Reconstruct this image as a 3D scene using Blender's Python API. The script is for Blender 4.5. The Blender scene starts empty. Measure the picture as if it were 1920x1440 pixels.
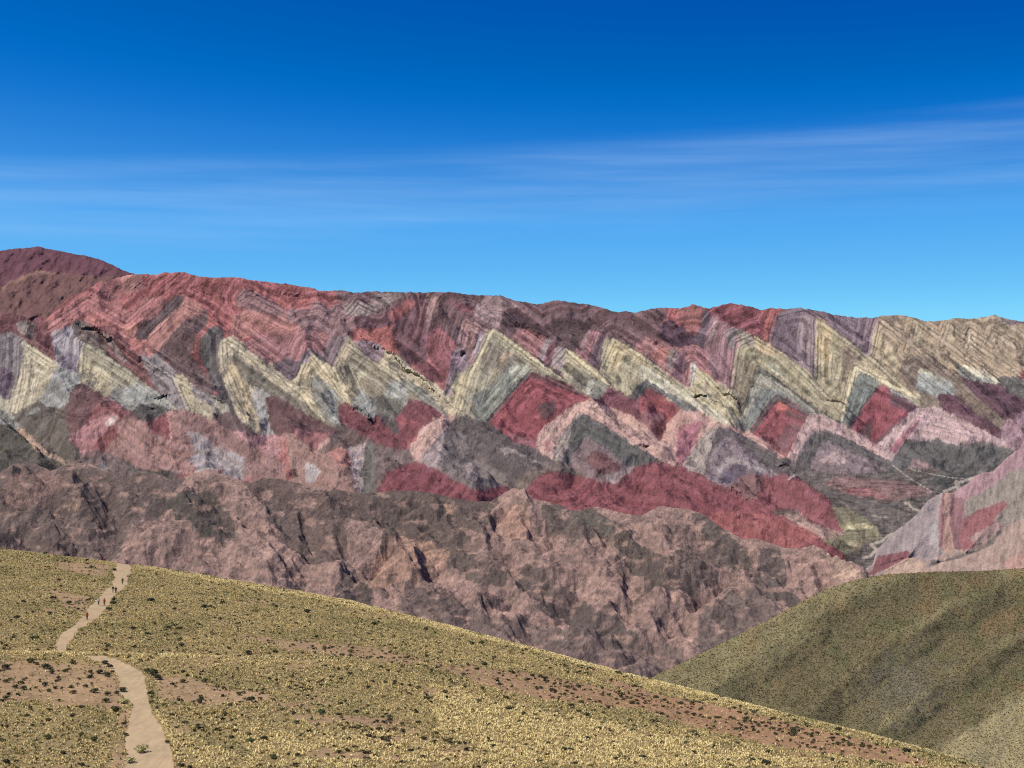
import bpy, math, random
import numpy as np
from mathutils import Vector, Matrix

random.seed(7)
RNG = np.random.default_rng(11)
scene = bpy.context.scene
COL = scene.collection

# ------------------------------------------------------------------ camera
F = 2568.0                      # focal length in photo pixels (1920 wide)
cam_data = bpy.data.cameras.new('camera')
cam = bpy.data.objects.new('camera', cam_data)
COL.objects.link(cam)
cam.location = (0, 0, 0)
cam.rotation_euler = (math.radians(90), 0, 0)
cam_data.sensor_width = 36.0
cam_data.lens = 36.0 * F / 1920.0
cam_data.clip_start = 0.5
cam_data.clip_end = 120000
scene.camera = cam

# ------------------------------------------------------------------ sun and sky
SUN_EL = math.radians(56)
SUN_AZ = math.radians(-112)      # compass angle from +Y towards +X: the sun stands to the left, a little behind
sd = Vector((math.sin(SUN_AZ) * math.cos(SUN_EL), math.cos(SUN_AZ) * math.cos(SUN_EL), math.sin(SUN_EL)))
sun_data = bpy.data.lights.new('sun', 'SUN')
sun_data.energy = 4.6
sun_data.angle = math.radians(0.55)
sun_data.color = (1.0, 0.95, 0.87)
sun = bpy.data.objects.new('sun', sun_data)
COL.objects.link(sun)
sun.rotation_euler = sd.to_track_quat('Z', 'Y').to_euler()

world = bpy.data.worlds.new('World')
scene.world = world
world.use_nodes = True
nt = world.node_tree
for n in list(nt.nodes): nt.nodes.remove(n)
N = nt.nodes.new; L = nt.links.new
out = N('ShaderNodeOutputWorld'); bg = N('ShaderNodeBackground')
tc = N('ShaderNodeTexCoord')
stretch = N('ShaderNodeVectorMath'); stretch.operation = 'MULTIPLY'; stretch.inputs[1].default_value = (1, 1, 2.0)
addz = N('ShaderNodeVectorMath'); addz.operation = 'ADD'; addz.inputs[1].default_value = (0, 0, 0.0)
nrm = N('ShaderNodeVectorMath'); nrm.operation = 'NORMALIZE'
sky = N('ShaderNodeTexSky'); sky.sky_type = 'NISHITA'; sky.sun_disc = False
sky.sun_elevation = SUN_EL; sky.sun_rotation = SUN_AZ
sky.altitude = 4300; sky.air_density = 1.0; sky.dust_density = 0.0; sky.ozone_density = 3.0
L(tc.outputs['Generated'], stretch.inputs[0]); L(stretch.outputs[0], addz.inputs[0]); L(addz.outputs[0], nrm.inputs[0]); L(nrm.outputs[0], sky.inputs[0])
# the deep polarised blue of high altitude: one tone curve for each channel of the sky
sp = N('ShaderNodeSeparateColor'); cb = N('ShaderNodeCombineColor'); L(sky.outputs[0], sp.inputs[0])
for ch, pts in enumerate([[(0, 0), (.075, 0), (.081, .004), (.118, .055), (.24, .138), (1, .6)],
                          [(0, 0), (.08, .035), (.111, .061), (.124, .082), (.146, .122), (.21, .265), (.40, .442), (1, .8)],
                          [(0, 0), (.16, .20), (.23, .294), (.254, .328), (.294, .427), (.40, .597), (.65, .666), (1, .8)]]):
    a = N('ShaderNodeMath'); a.operation = 'MULTIPLY'; a.inputs[1].default_value = 0.1; L(sp.outputs[ch], a.inputs[0])
    r = N('ShaderNodeValToRGB'); el = r.color_ramp.elements
    for q, (x, v) in enumerate(pts):
        e = el[q] if q < 2 else el.new(x)
        e.position = x; e.color = (v, v, v, 1)
    L(a.outputs[0], r.inputs[0])
    b = N('ShaderNodeMath'); b.operation = 'MULTIPLY'; b.inputs[1].default_value = 10.0; L(r.outputs[0], b.inputs[0]); L(b.outputs[0], cb.inputs[ch])
# thin cirrus, long streaks that climb a little to the right
mp = N('ShaderNodeMapping'); mp.inputs['Rotation'].default_value = (0, math.radians(-2.5), 0); mp.inputs['Scale'].default_value = (2.2, 2.2, 42.0)
L(tc.outputs['Generated'], mp.inputs[0])
cn = N('ShaderNodeTexNoise'); cn.inputs['Scale'].default_value = 1.0; cn.inputs['Detail'].default_value = 7; cn.inputs['Roughness'].default_value = 0.55; cn.inputs['Distortion'].default_value = 0.4
L(mp.outputs[0], cn.inputs['Vector'])
mp2 = N('ShaderNodeMapping'); mp2.inputs['Rotation'].default_value = (0, math.radians(-3.5), 0); mp2.inputs['Scale'].default_value = (7, 7, 150.0)
L(tc.outputs['Generated'], mp2.inputs[0])
cn2 = N('ShaderNodeTexNoise'); cn2.inputs['Scale'].default_value = 1.0; cn2.inputs['Detail'].default_value = 5
L(mp2.outputs[0], cn2.inputs['Vector'])
sep = N('ShaderNodeSeparateXYZ'); L(tc.outputs['Generated'], sep.inputs[0])
tilt = N('ShaderNodeMath'); tilt.operation = 'MULTIPLY_ADD'; tilt.inputs[1].default_value = -0.055
L(sep.outputs[0], tilt.inputs[0]); L(sep.outputs[2], tilt.inputs[2])
band = N('ShaderNodeValToRGB'); cr = band.color_ramp
cr.elements[0].position = 0.098; cr.elements[0].color = (0, 0, 0, 1)
cr.elements[1].position = 0.174; cr.elements[1].color = (0, 0, 0, 1)
e = cr.elements.new(0.125); e.color = (.75, .75, .75, 1)
e = cr.elements.new(0.150); e.color = (1, 1, 1, 1)
e = cr.elements.new(0.163); e.color = (.8, .8, .8, 1)
L(tilt.outputs[0], band.inputs[0])
m1 = N('ShaderNodeMath'); m1.operation = 'MULTIPLY_ADD'; m1.inputs[1].default_value = 0.45
L(cn2.outputs[0], m1.inputs[0]); L(cn.outputs[0], m1.inputs[2])
m2 = N('ShaderNodeMapRange'); m2.inputs['From Min'].default_value = 0.58; m2.inputs['From Max'].default_value = 0.98
m2.inputs['To Min'].default_value = 0.12; m2.inputs['To Max'].default_value = 0.85
L(m1.outputs[0], m2.inputs[0])
m3 = N('ShaderNodeMath'); m3.operation = 'MULTIPLY'; L(m2.outputs[0], m3.inputs[0]); L(band.outputs[0], m3.inputs[1])
m4 = N('ShaderNodeMath'); m4.operation = 'MULTIPLY'; m4.inputs[1].default_value = 0.36; L(m3.outputs[0], m4.inputs[0])
mixc = N('ShaderNodeMix'); mixc.data_type = 'RGBA'
L(m4.outputs[0], mixc.inputs['Factor']); L(cb.outputs[0], mixc.inputs['A']); mixc.inputs['B'].default_value = (3.2, 4.8, 7.0, 1)
L(mixc.outputs['Result'], bg.inputs['Color']); bg.inputs['Strength'].default_value = 0.10
L(bg.outputs[0], out.inputs[0])

scene.view_settings.view_transform = 'Standard'
scene.view_settings.look = 'None'
scene.view_settings.exposure = 0.55
scene.view_settings.gamma = 1.0
scene.cycles.use_denoising = False
scene.cycles.pixel_filter_type = 'BLACKMAN_HARRIS'
scene.cycles.filter_width = 1.15

# ------------------------------------------------------------------ helpers
def tag(o, label=None, cat=None, group=None, kind=None):
    if label: o['label'] = label
    if cat: o['category'] = cat
    if group: o['group'] = group
    if kind: o['kind'] = kind
    return o

def lin(c):
    c = np.asarray(c, dtype=np.float64) / 255.0
    return np.where(c <= 0.04045, c / 12.92, ((c + 0.055) / 1.055) ** 2.4)

_tab = RNG.random((8, 256, 256)) * 2 * np.pi
def perlin(x, y, seed=0):
    x = np.asarray(x, dtype=np.float64); y = np.asarray(y, dtype=np.float64)
    xi = np.floor(x).astype(int); yi = np.floor(y).astype(int)
    fx = x - xi; fy = y - yi
    T = _tab[seed % 8]; ox = (seed * 37) % 256
    def g(i, j, dx, dy):
        a = T[(xi + i + ox) & 255, (yi + j) & 255]
        return np.cos(a) * dx + np.sin(a) * dy
    u = fx * fx * fx * (fx * (fx * 6 - 15) + 10); v = fy * fy * fy * (fy * (fy * 6 - 15) + 10)
    a = g(0, 0, fx, fy); b = g(1, 0, fx - 1, fy); c = g(0, 1, fx, fy - 1); d = g(1, 1, fx - 1, fy - 1)
    return ((a + (b - a) * u) + ((c + (d - c) * u) - (a + (b - a) * u)) * v) * 1.5

def fbm(x, y, octv=4, seed=0, gain=0.5):
    s = 0; a = 1.0; f = 1.0; t = 0
    for k in range(octv):
        s = s + a * perlin(x * f, y * f, seed + k); t += a; a *= gain; f *= 2.03
    return s / t

def ridged(x, y, octv=4, seed=0, gain=0.5):
    s = 0; a = 1.0; f = 1.0; t = 0
    for k in range(octv):
        s = s + a * (1 - np.abs(perlin(x * f, y * f, seed + k)) * 1.6); t += a; a *= gain; f *= 2.03
    return s / t

def in_poly(X, Y, pts):
    inside = np.zeros(X.shape, bool)
    n = len(pts); j = n - 1
    for i in range(n):
        xi, yi = pts[i]; xj, yj = pts[j]
        if yi != yj:
            c = ((yi > Y) != (yj > Y)) & (X < (xj - xi) * (Y - yi) / (yj - yi) + xi)
            inside ^= c
        j = i
    return inside

def seg_dist(X, Y, pts, cur=None):
    d = np.full(X.shape, 1e12) if cur is None else cur
    for (x0, y0), (x1, y1) in zip(pts[:-1], pts[1:]):
        vx, vy = x1 - x0, y1 - y0; l2 = vx * vx + vy * vy + 1e-9
        t = np.clip(((X - x0) * vx + (Y - y0) * vy) / l2, 0, 1)
        d = np.minimum(d, (X - x0 - t * vx) ** 2 + (Y - y0 - t * vy) ** 2)
    return d

TILE = {'A': (0, 500, 4.8), 'B': (400, 500, 4.8), 'C': (800, 500, 4.8), 'D': (1200, 500, 4.8), 'E': (1520, 560, 4.8),
        'F': (0, 740, 4.8), 'G': (400, 740, 4.8), 'H': (800, 740, 4.8), 'I': (1200, 740, 4.8), 'J': (1520, 800, 4.8),
        'K': (0, 840, 3.0), 'L': (640, 860, 3.0), 'M': (1280, 860, 3.0), 'P': (0, 0, 1.0)}
def tp(tile, flat):
    x0, y0, s = TILE[tile]
    return [(x0 + flat[i] / s, y0 + flat[i + 1] / s) for i in range(0, len(flat), 2)]

def grid_mesh(name, V, nx, ny, col=None, mat=None, keep=None, extra=None):
    """V is (ny*nx, 3), rows from near to far; keep is an optional face mask"""
    i = np.arange(nx - 1)[None, :] + np.arange(ny - 1)[:, None] * nx
    q = np.stack([i, i + 1, i + nx + 1, i + nx], -1).reshape(-1, 4)
    if keep is not None:
        q = q[keep.reshape(-1)]
        used = np.unique(q); remap = np.full(len(V), -1); remap[used] = np.arange(len(used))
        q = remap[q]; V = V[used]
        if col is not None: col = col[used]
    return raw_mesh(name, V, q, col, mat, True)

def raw_mesh(name, V, q, col=None, mat=None, smooth=False):
    k = q.shape[1]
    me = bpy.data.meshes.new(name)
    me.vertices.add(len(V)); me.vertices.foreach_set('co', np.ascontiguousarray(V, dtype=np.float32).ravel())
    me.loops.add(q.size); me.loops.foreach_set('vertex_index', np.ascontiguousarray(q, dtype=np.int32).ravel())
    me.polygons.add(len(q)); me.polygons.foreach_set('loop_start', (np.arange(len(q)) * k).astype(np.int32))
    me.polygons.foreach_set('loop_total', np.full(len(q), k, dtype=np.int32))
    if smooth: me.polygons.foreach_set('use_smooth', np.ones(len(q), dtype=bool))
    me.update(calc_edges=True)
    if col is not None:
        a = me.color_attributes.new('Col', 'FLOAT_COLOR', 'POINT')
        c = np.ones((len(V), 4), dtype=np.float32); c[:, :3] = col
        a.data.foreach_set('color', c.ravel())
    if mat: me.materials.append(mat)
    o = bpy.data.objects.new(name, me)
    COL.objects.link(o)
    return o

def terrain_mat(name, scales, bump, rough=0.95, var=0.35, gain=1.0):
    """procedural rock or soil: rock colour attribute varied by several noises, plus bump"""
    m = bpy.data.materials.new(name); m.use_nodes = True
    t = m.node_tree; b = t.nodes['Principled BSDF']
    b.inputs['Roughness'].default_value = rough; b.inputs['Specular IOR Level'].default_value = 0.08
    at = t.nodes.new('ShaderNodeAttribute'); at.attribute_name = 'Col'
    co = t.nodes.new('ShaderNodeTexCoord')
    last = None
    for i, (sc, w) in enumerate(scales):
        n = t.nodes.new('ShaderNodeTexNoise'); n.inputs['Scale'].default_value = sc
        n.inputs['Detail'].default_value = 5; n.inputs['Roughness'].default_value = 0.62; n.inputs['Distortion'].default_value = 0.6
        t.links.new(co.outputs['Object'], n.inputs['Vector'])
        mm = t.nodes.new('ShaderNodeMath'); mm.operation = 'MULTIPLY_ADD'; mm.inputs[1].default_value = w
        t.links.new(n.outputs[0], mm.inputs[0])
        if last: t.links.new(last.outputs[0], mm.inputs[2])
        else: mm.inputs[2].default_value = 0
        last = mm
    tot = sum(w for _, w in scales)
    mr = t.nodes.new('ShaderNodeMapRange'); mr.inputs['From Min'].default_value = tot * 0.30; mr.inputs['From Max'].default_value = tot * 0.70
    mr.inputs['To Min'].default_value = (1 - var) * gain; mr.inputs['To Max'].default_value = (1 + var) * gain
    mr.clamp = False
    t.links.new(last.outputs[0], mr.inputs[0])
    vm = t.nodes.new('ShaderNodeVectorMath'); vm.operation = 'SCALE'
    t.links.new(at.outputs['Color'], vm.inputs[0]); t.links.new(mr.outputs[0], vm.inputs['Scale'])
    t.links.new(vm.outputs[0], b.inputs['Base Color'])
    bp = t.nodes.new('ShaderNodeBump'); bp.inputs['Strength'].default_value = bump[0]; bp.inputs['Distance'].default_value = bump[1]
    t.links.new(last.outputs[0], bp.inputs['Height']); t.links.new(bp.outputs[0], b.inputs['Normal'])
    return m

def flat_mat(name, rgb, rough=0.85, nscale=6.0, var=0.25):
    m = bpy.data.materials.new(name); m.use_nodes = True
    t = m.node_tree; b = t.nodes['Principled BSDF']; b.inputs['Roughness'].default_value = rough
    b.inputs['Specular IOR Level'].default_value = 0.15
    n = t.nodes.new('ShaderNodeTexNoise'); n.inputs['Scale'].default_value = nscale
    co = t.nodes.new('ShaderNodeTexCoord'); t.links.new(co.outputs['Object'], n.inputs['Vector'])
    r = t.nodes.new('ShaderNodeValToRGB'); c = lin(rgb)
    r.color_ramp.elements[0].position = .3; r.color_ramp.elements[1].position = .7
    r.color_ramp.elements[0].color = (*(c * (1 - var)), 1); r.color_ramp.elements[1].color = (*(c * (1 + var)), 1)
    t.links.new(n.outputs[0], r.inputs[0]); t.links.new(r.outputs[0], b.inputs['Base Color'])
    return m

def pix(px, py, D):
    """world point seen at photo pixel (px, py), D metres away along the view axis"""
    return np.stack([(px - 960) / F * D, D + 0 * px, -(py - 720) / F * D], -1)

def pl(x, pts):
    a = np.array(pts, float); return np.interp(x, a[:, 0], a[:, 1])

def erode(nx, ny, cell, seed, iters=26, K=0.02, tan_max=0.62, tilt=(0.0, 0.10), rough=30.0, init=None, m=0.45, uplift=6.0):
    """stream-power erosion of a tilted block: branching valleys with straight slopes between sharp divides.
    rows run away from the viewer; the first row is the base level. returns the relief left after removing the mean slope"""
    X, Y = np.meshgrid(np.arange(nx) * cell, np.arange(ny) * cell)
    h = X * tilt[0] + Y * tilt[1] + rough * fbm(X / (cell * 22.0), Y / (cell * 22.0), 4, seed)
    if init is not None: h = h + init
    h[0] = 0.0
    n = nx * ny; idx = np.arange(n).reshape(ny, nx)
    offs = [(-1, 0), (1, 0), (0, -1), (0, 1), (-1, -1), (-1, 1), (1, -1), (1, 1)]
    for it in range(iters):
        best = np.zeros((ny, nx)); rcv = idx.copy(); L_ = np.full((ny, nx), cell, float)
        for dj, di in offs:
            l = cell * math.hypot(dj, di)
            j0, j1 = max(0, -dj), ny - max(0, dj); i0, i1 = max(0, -di), nx - max(0, di)
            sl = np.full((ny, nx), -1.0)
            sl[j0:j1, i0:i1] = (h[j0:j1, i0:i1] - h[j0 + dj:j1 + dj, i0 + di:i1 + di]) / l
            b = sl > best
            best[b] = sl[b]; L_[b] = l
            nb = idx + dj * nx + di
            rcv[b] = nb[b]
        rcv[0] = idx[0]
        hf = h.ravel(); r = rcv.ravel()
        order = np.argsort(-hf, kind='stable').tolist(); rl = r.tolist()
        A = [cell * cell] * n
        for i in order:
            q = rl[i]
            if q != i: A[q] += A[i]
        Fk = (K * np.power(np.array(A), m) / L_.ravel() * 8.0).tolist()
        up = (hf + uplift * (idx.ravel() >= nx)).tolist(); ll = L_.ravel().tolist()
        for i in reversed(order):
            q = rl[i]
            if q != i:
                v = (up[i] + Fk[i] * up[q]) / (1 + Fk[i])
                lim = up[q] + tan_max * ll[i]
                up[i] = lim if v > lim else v
        h = np.array(up).reshape(ny, nx)
    # remove the mean slope
    G = np.stack([X.ravel() / 1000, Y.ravel() / 1000, (Y.ravel() / 1000) ** 2, (X.ravel() / 1000) ** 2, np.ones(n)], 1)
    c, *_ = np.linalg.lstsq(G, h.ravel(), rcond=None)
    E = h - (G @ c).reshape(ny, nx)
    return E, np.array(A).reshape(ny, nx)

def sample(E, X, Y, x0, y0, cell):
    ny, nx = E.shape
    gx = np.clip((X - x0) / cell, 0, nx - 1.001); gy = np.clip((Y - y0) / cell, 0, ny - 1.001)
    i = gx.astype(int); j = gy.astype(int); u = gx - i; v = gy - j
    return (E[j, i] * (1 - u) + E[j, i + 1] * u) * (1 - v) + (E[j + 1, i] * (1 - u) + E[j + 1, i + 1] * u) * v
# ------------------------------------------------------------------ far terrain
# rock outcrops traced on the far range: (tile, colour, outline)
ROCK = [
('P',(112,80,84),[640,500,1240,500,1240,760,1000,700,800,620,640,560]),
# ---- left part
('A',(166,98,96),[430,550,560,460,640,400,790,300,860,300,1010,360,1140,490,1240,420,1330,340,1440,300,1400,360,1160,500,1100,490,900,400,790,380,700,420,640,470,540,550]),
('A',(176,100,94),[720,470,880,440,960,480,940,530,860,560,780,500]),
('A',(184,112,100),[1110,560,1190,510,1180,580]),
('A',(160,96,94),[930,150,1010,130,1060,220,1000,230]),
('A',(172,110,104),[1120,130,1220,80,1240,130,1180,190]),
('A',(120,70,74),[0,440,200,450,290,490,350,510,420,560,500,780,500,830,420,800,200,650,0,600]),
('A',(135,120,112),[150,500,240,480,250,620,180,600]),
('A',(100,82,78),[250,490,310,500,320,690,240,620]),
('A',(122,110,112),[0,600,120,590,210,650,200,800,180,960,120,1080,60,1200,0,1160,-300,1300,-6000,1300,-6000,700]),
('A',(98,76,90),[0,900,50,900,130,1000,100,1100,60,1160,0,1150]),
('A',(174,160,126),[190,680,330,730,480,860,510,900,480,960,400,1160,340,1200,240,1260,150,1320,90,1310,120,1100,180,970,210,800]),
('A',(165,155,128),[0,1160,50,1200,110,1300,110,1360,60,1330,0,1280,-6000,1200,-6000,1100]),
('A',(150,138,142),[470,590,560,590,700,680,750,700,720,860,700,980,600,930,500,850,500,780]),
('A',(125,110,125),[560,760,700,800,690,960,560,900]),
('A',(148,138,112),[740,680,820,700,1000,840,1180,960,1400,1130,1580,1280,1520,1290,1300,1180,1200,1060,1100,1120,980,1110,960,1190,800,1080,700,1000,700,860,730,760]),
('A',(172,158,122),[700,800,760,800,1000,960,1000,1100,980,1160,860,1100,720,980]),
('A',(140,140,134),[510,900,600,930,720,1000,700,1060,640,1150,600,1240,520,1280,420,1260,360,1200,440,1060]),
('A',(146,146,138),[1010,1080,1100,1110,1220,1040,1400,1130,1560,1280,1400,1300,1240,1280,1180,1300,1020,1190]),
('A',(110,74,74),[640,1100,740,1050,840,1110,1040,1220,1180,1320,1280,1400,1100,1500,800,1480,640,1700,590,1600,600,1250]),
('A',(138,78,80),[820,1300,900,1220,1040,1230,1180,1330,1050,1350,900,1340,760,1420]),
('A',(90,86,82),[1180,1320,1240,1240,1400,1230,1540,1290,1380,1370,1290,1400]),
('A',(112,94,86),[680,500,760,500,860,580,1000,780,1180,960,1100,900,900,740,740,680,710,600]),
('A',(126,76,76),[860,560,1000,620,1250,780,1350,1000,1480,1160,1360,1090,1180,950,1000,800]),
('A',(132,114,108),[900,580,980,620,1160,860,1090,860,1000,720]),
('A',(135,122,122),[1250,790,1330,830,1430,900,1560,1000,1920,1210,1920,1260,1760,1180,1650,1080,1600,1060,1700,1300,1600,1290,1400,1080,1330,960]),
('A',(167,152,118),[1560,1000,1700,1080,1760,1180,1860,1240,1920,1440,1780,1400,1700,1320,1640,1180]),
('A',(95,75,78),[1240,640,1400,500,1560,370,1640,330,1600,370,1480,470,1340,620,1290,660]),
('A',(104,78,78),[1460,760,1560,620,1680,500,1780,430,1840,450,1720,560,1700,680,1600,760,1740,900,1880,1100,1860,1120,1700,980,1560,840]),
('A',(166,106,96),[1340,620,1500,480,1640,340,1740,380,1840,430,1760,430,1640,480,1480,660,1420,720,1330,740]),
('A',(176,100,92),[1150,720,1290,640,1340,700,1330,800,1240,780]),
('A',(90,76,76),[1260,760,1300,700,1330,790]),
('A',(88,82,80),[1920,600,1850,660,1840,800,1920,960]),
('B',(98,88,88),[0,590,60,620,40,700,20,800,60,960,120,1100,200,1300,240,1380,180,1340,100,1150,0,980]),
# ---- centre left
('B',(138,96,98),[240,290,310,230,360,270,500,330,640,480,760,540,560,440,400,400]),
('B',(136,98,100),[600,480,720,420,800,430,900,430,950,350,1090,440,1120,370,1200,430,1280,500,1100,620,900,560,760,520]),
('B',(166,102,94),[260,620,200,520,340,420,480,440,620,460,760,540,660,600,560,600,440,560]),
('B',(172,106,92),[720,700,760,630,860,640,1000,590,960,700,860,700]),
('B',(152,96,98),[440,680,520,620,700,620,1060,620,980,780,830,740,780,850,560,880,300,740]),
('B',(100,80,90),[540,880,660,820,780,860,760,980,640,990]),
('B',(108,70,78),[1280,480,1500,430,1700,300,1920,240,1920,1000,1800,960,1700,820,1640,740,1700,560,1500,560,1300,560]),
('B',(150,78,76),[1560,420,1740,300,1840,330,1700,440,1600,500]),
('B',(138,118,114),[1180,380,1280,310,1380,330,1480,400,1380,420,1240,440]),
('B',(132,110,106),[1390,320,1480,240,1660,225,1720,260,1600,330,1460,400]),
('B',(168,88,82),[1290,560,1460,560,1640,520,1560,600,1400,680,1300,640]),
('B',(180,92,82),[1530,700,1640,700,1660,780,1560,760]),
('B',(150,84,90),[1760,840,1920,880,1920,1000,1800,960]),
('B',(96,86,90),[780,900,800,800,850,740,960,790,1000,830,980,840,880,790,840,860]),
('B',(152,126,132),[820,860,860,760,890,790,860,880]),
('B',(120,98,104),[970,800,1060,650,1090,615,1140,640,1170,680,1080,900,1000,850]),
('B',(170,154,122),[60,720,100,660,160,670,220,710,500,880,740,1100,980,1310,1130,1400,1060,1390,740,1180,500,1010,260,820,180,780,130,820,110,900,150,1010,300,1260,340,1430,240,1400,200,1300,110,1080,70,900]),
('B',(116,106,90),[130,820,180,780,260,820,500,1010,760,1190,1000,1340,1130,1440,940,1440,700,1300,520,1170,400,1080,330,1090,200,900]),
('B',(172,152,112),[110,860,140,830,330,1080,290,1200,420,1440,410,1530,340,1520,300,1400,180,1100]),
('B',(150,146,140),[370,1080,460,1110,700,1300,640,1280,470,1170,460,1300,520,1430,540,1520,440,1520,400,1250]),
('B',(102,66,68),[470,1180,520,1170,720,1310,930,1440,1130,1560,700,1500,520,1480]),
('B',(176,158,118),[790,880,860,860,880,790,960,850,1080,920,1160,1000,1200,1100,1250,1240,1160,1190,1060,1080,1000,1020,900,950,860,1060,880,1180,960,1300,1010,1400,920,1320,800,1200,740,1060]),
('B',(130,126,112),[900,960,1060,1080,1160,1200,1120,1230,1120,1420,1020,1380,900,1200,870,1080]),
('B',(152,152,146),[1040,1100,1090,1120,1120,1420,1060,1380,1030,1200]),
('B',(138,126,102),[1080,900,1180,680,1300,720,1440,840,1600,960,1800,1120,1920,1210,1900,1240,1740,1170,1560,1130,1400,1180,1320,1100,1250,1240,1130,1100]),
('B',(182,164,120),[1090,960,1200,980,1260,1040,1200,1180,1120,1060]),
('B',(168,150,116),[1080,880,1190,690,1250,700,1160,880]),
('B',(162,150,118),[1280,940,1400,920,1420,960,1300,1020]),
('B',(150,150,138),[1580,1040,1700,1020,1760,1120,1720,1220,1560,1180]),
('B',(138,138,130),[1280,1180,1340,1100,1420,1200,1500,1300,1420,1380,1280,1280]),
('B',(110,106,96),[1400,1180,1740,1180,1660,1300,1600,1380,1500,1330]),
('B',(178,162,124),[1560,760,1620,800,1760,900,1920,1010,2000,1060,2120,1200,2220,1340,2170,1330,2020,1290,1920,1210,1700,1040,1490,880]),
('B',(130,128,114),[1760,1010,1900,1110,2010,1230,2090,1320,1980,1290,1860,1190,1740,1080]),
('B',(142,114,120),[1280,700,1340,650,1440,700,1540,760,1490,880,1400,820]),
('B',(150,142,124),[0,1200,100,1270,320,1430,400,1510,300,1480,60,1310,0,1290]),
('G',(104,70,72),[490,20,560,10,800,150,1110,320,1060,350,960,330,860,340,740,300,640,330,580,390,540,360,510,200]),
('G',(122,62,70),[1130,120,1180,100,1400,220,1480,200,1560,280,1680,350,1640,230,1720,180,1760,60,1840,40,1920,80,2000,130,2070,180,1960,260,1880,260,1780,300,1680,440,1560,470,1400,400,1180,260,1130,240]),
('G',(154,74,82),[1640,210,1700,190,1760,220,1860,260,1760,270,1680,270]),
('G',(96,80,80),[1500,160,1640,230,1680,360,1600,330,1490,200]),
('G',(102,78,78),[60,160,160,150,400,370,160,320,70,260]),
('G',(166,112,112),[130,320,420,370,560,380,600,420,600,500,480,530,300,430]),
('G',(144,104,98),[-300,300,0,280,80,300,300,440,480,540,560,600,640,760,380,700,0,450]),
('G',(150,110,98),[620,360,660,340,720,370,880,480,1000,540,1150,640,1250,700,1250,860,1000,830,720,770,640,640,610,480]),
('G',(174,98,90),[610,400,650,350,660,520,720,760,680,740,620,560]),
('G',(150,88,90),[730,300,900,340,1060,350,960,460,900,480,720,360]),
('G',(106,84,80),[940,480,1060,370,1160,310,1180,260,1400,400,1440,420,1370,430,1300,470,1210,460,1100,500,1000,510]),
('G',(176,132,120),[940,490,960,440,1040,380,1060,400,980,480]),
('G',(174,110,98),[1060,500,1140,480,1210,520,1250,640,1140,640,1060,590]),
('G',(168,146,142),[1230,480,1360,430,1340,560,1280,720,1340,860,1260,820,1250,640]),
('G',(102,98,90),[1370,420,1500,440,1450,640,1440,880,1380,880,1360,640]),
('G',(116,96,92),[1440,420,1560,480,1700,570,1820,610,1700,640,1560,700,1480,860,1440,880,1460,640]),
('G',(126,60,70),[1440,880,1480,860,1560,700,1700,640,1820,620,1920,650,2200,790,2350,860,2480,860,2560,830,2640,840,2700,920,2700,1100,1440,1100]),
('G',(158,148,144),[840,610,900,630,960,680,920,780,830,780,820,680]),
('G',(146,134,134),[0,470,60,480,120,500,200,520,300,580,260,640,150,720,60,600,0,560]),
# ---- lower left
('F',(100,90,80),[110,190,200,120,340,60,420,110,590,120,600,280,640,380,730,540,690,590,600,590,420,500,250,330,180,260]),
('F',(152,152,142),[240,190,290,130,340,110,360,130,300,170]),
('F',(88,82,72),[-6000,270,0,270,100,290,170,350,230,400,330,510,630,650,560,660,300,730,0,760,-6000,760]),
('F',(170,138,112),[130,280,170,310,280,400,400,500,560,590,650,640,620,650,500,590,340,510,230,400]),
('F',(130,130,120),[0,130,60,160,120,210,160,280,130,290,60,250,0,240,-300,200,-300,100]),
('F',(174,112,112),[620,400,700,330,780,260,920,180,1060,180,1080,210,960,320,900,400,830,470,760,530,700,490]),
('F',(182,160,150),[940,240,1000,190,1060,210,960,310]),
('F',(138,74,72),[930,360,1060,240,1060,400,960,430,960,500,820,470]),
('F',(152,108,100),[1060,240,1130,220,1300,230,1370,270,1500,150,1560,160,1660,130,1920,230,1920,700,1640,620,1560,680,1400,690,1250,650,1100,600,1000,520,960,430,1060,400]),
('F',(140,72,76),[1350,260,1500,160,1540,400,1440,360,1360,350]),
('F',(192,130,118),[1490,150,1520,170,1560,390,1540,400]),
('F',(136,96,92),[1560,150,1700,150,1920,260,1920,420,1780,340,1640,280]),
('F',(154,142,142),[1690,330,1780,340,1920,440,1920,700,1850,720,1760,640,1700,600,1760,500]),
('F',(110,90,88),[640,620,760,540,900,520,1060,560,1250,650,1400,700,1560,700,1560,860,1300,870,850,820,700,780]),
('F',(86,82,76),[1080,570,1240,660,1400,690,1540,700,1520,770,1380,740,1180,700]),
('F',(136,132,130),[900,640,980,650,960,690,910,680]),
# ---- centre
('C',(150,110,104),[0,250,100,270,110,420,30,500,0,500]),
('C',(130,70,78),[200,300,430,360,400,420,300,400]),
('C',(152,120,120),[450,350,540,260,640,270,840,370,780,370,680,400,660,560,560,500,420,440]),
('C',(92,68,76),[700,400,860,480,1000,560,1240,700,1000,600,760,600,680,500]),
('C',(152,84,90),[0,640,60,560,90,530,180,590,300,700,240,780,200,960,150,1110,80,1050,0,990]),
('C',(134,108,118),[230,760,300,700,370,760,400,840,300,960,190,1150,160,1100,200,940]),
('C',(76,70,74),[240,980,300,880,290,950,190,1140,170,1130]),
('C',(96,76,78),[240,560,340,450,300,560,280,690,200,620]),
('C',(152,110,108),[300,540,340,460,420,500,540,570,540,640,440,860,380,860,370,770,280,690]),
('C',(108,82,90),[420,720,470,540,500,560,440,700,390,820]),
('C',(152,132,136),[480,580,540,600,530,660,430,850,410,780]),
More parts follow.
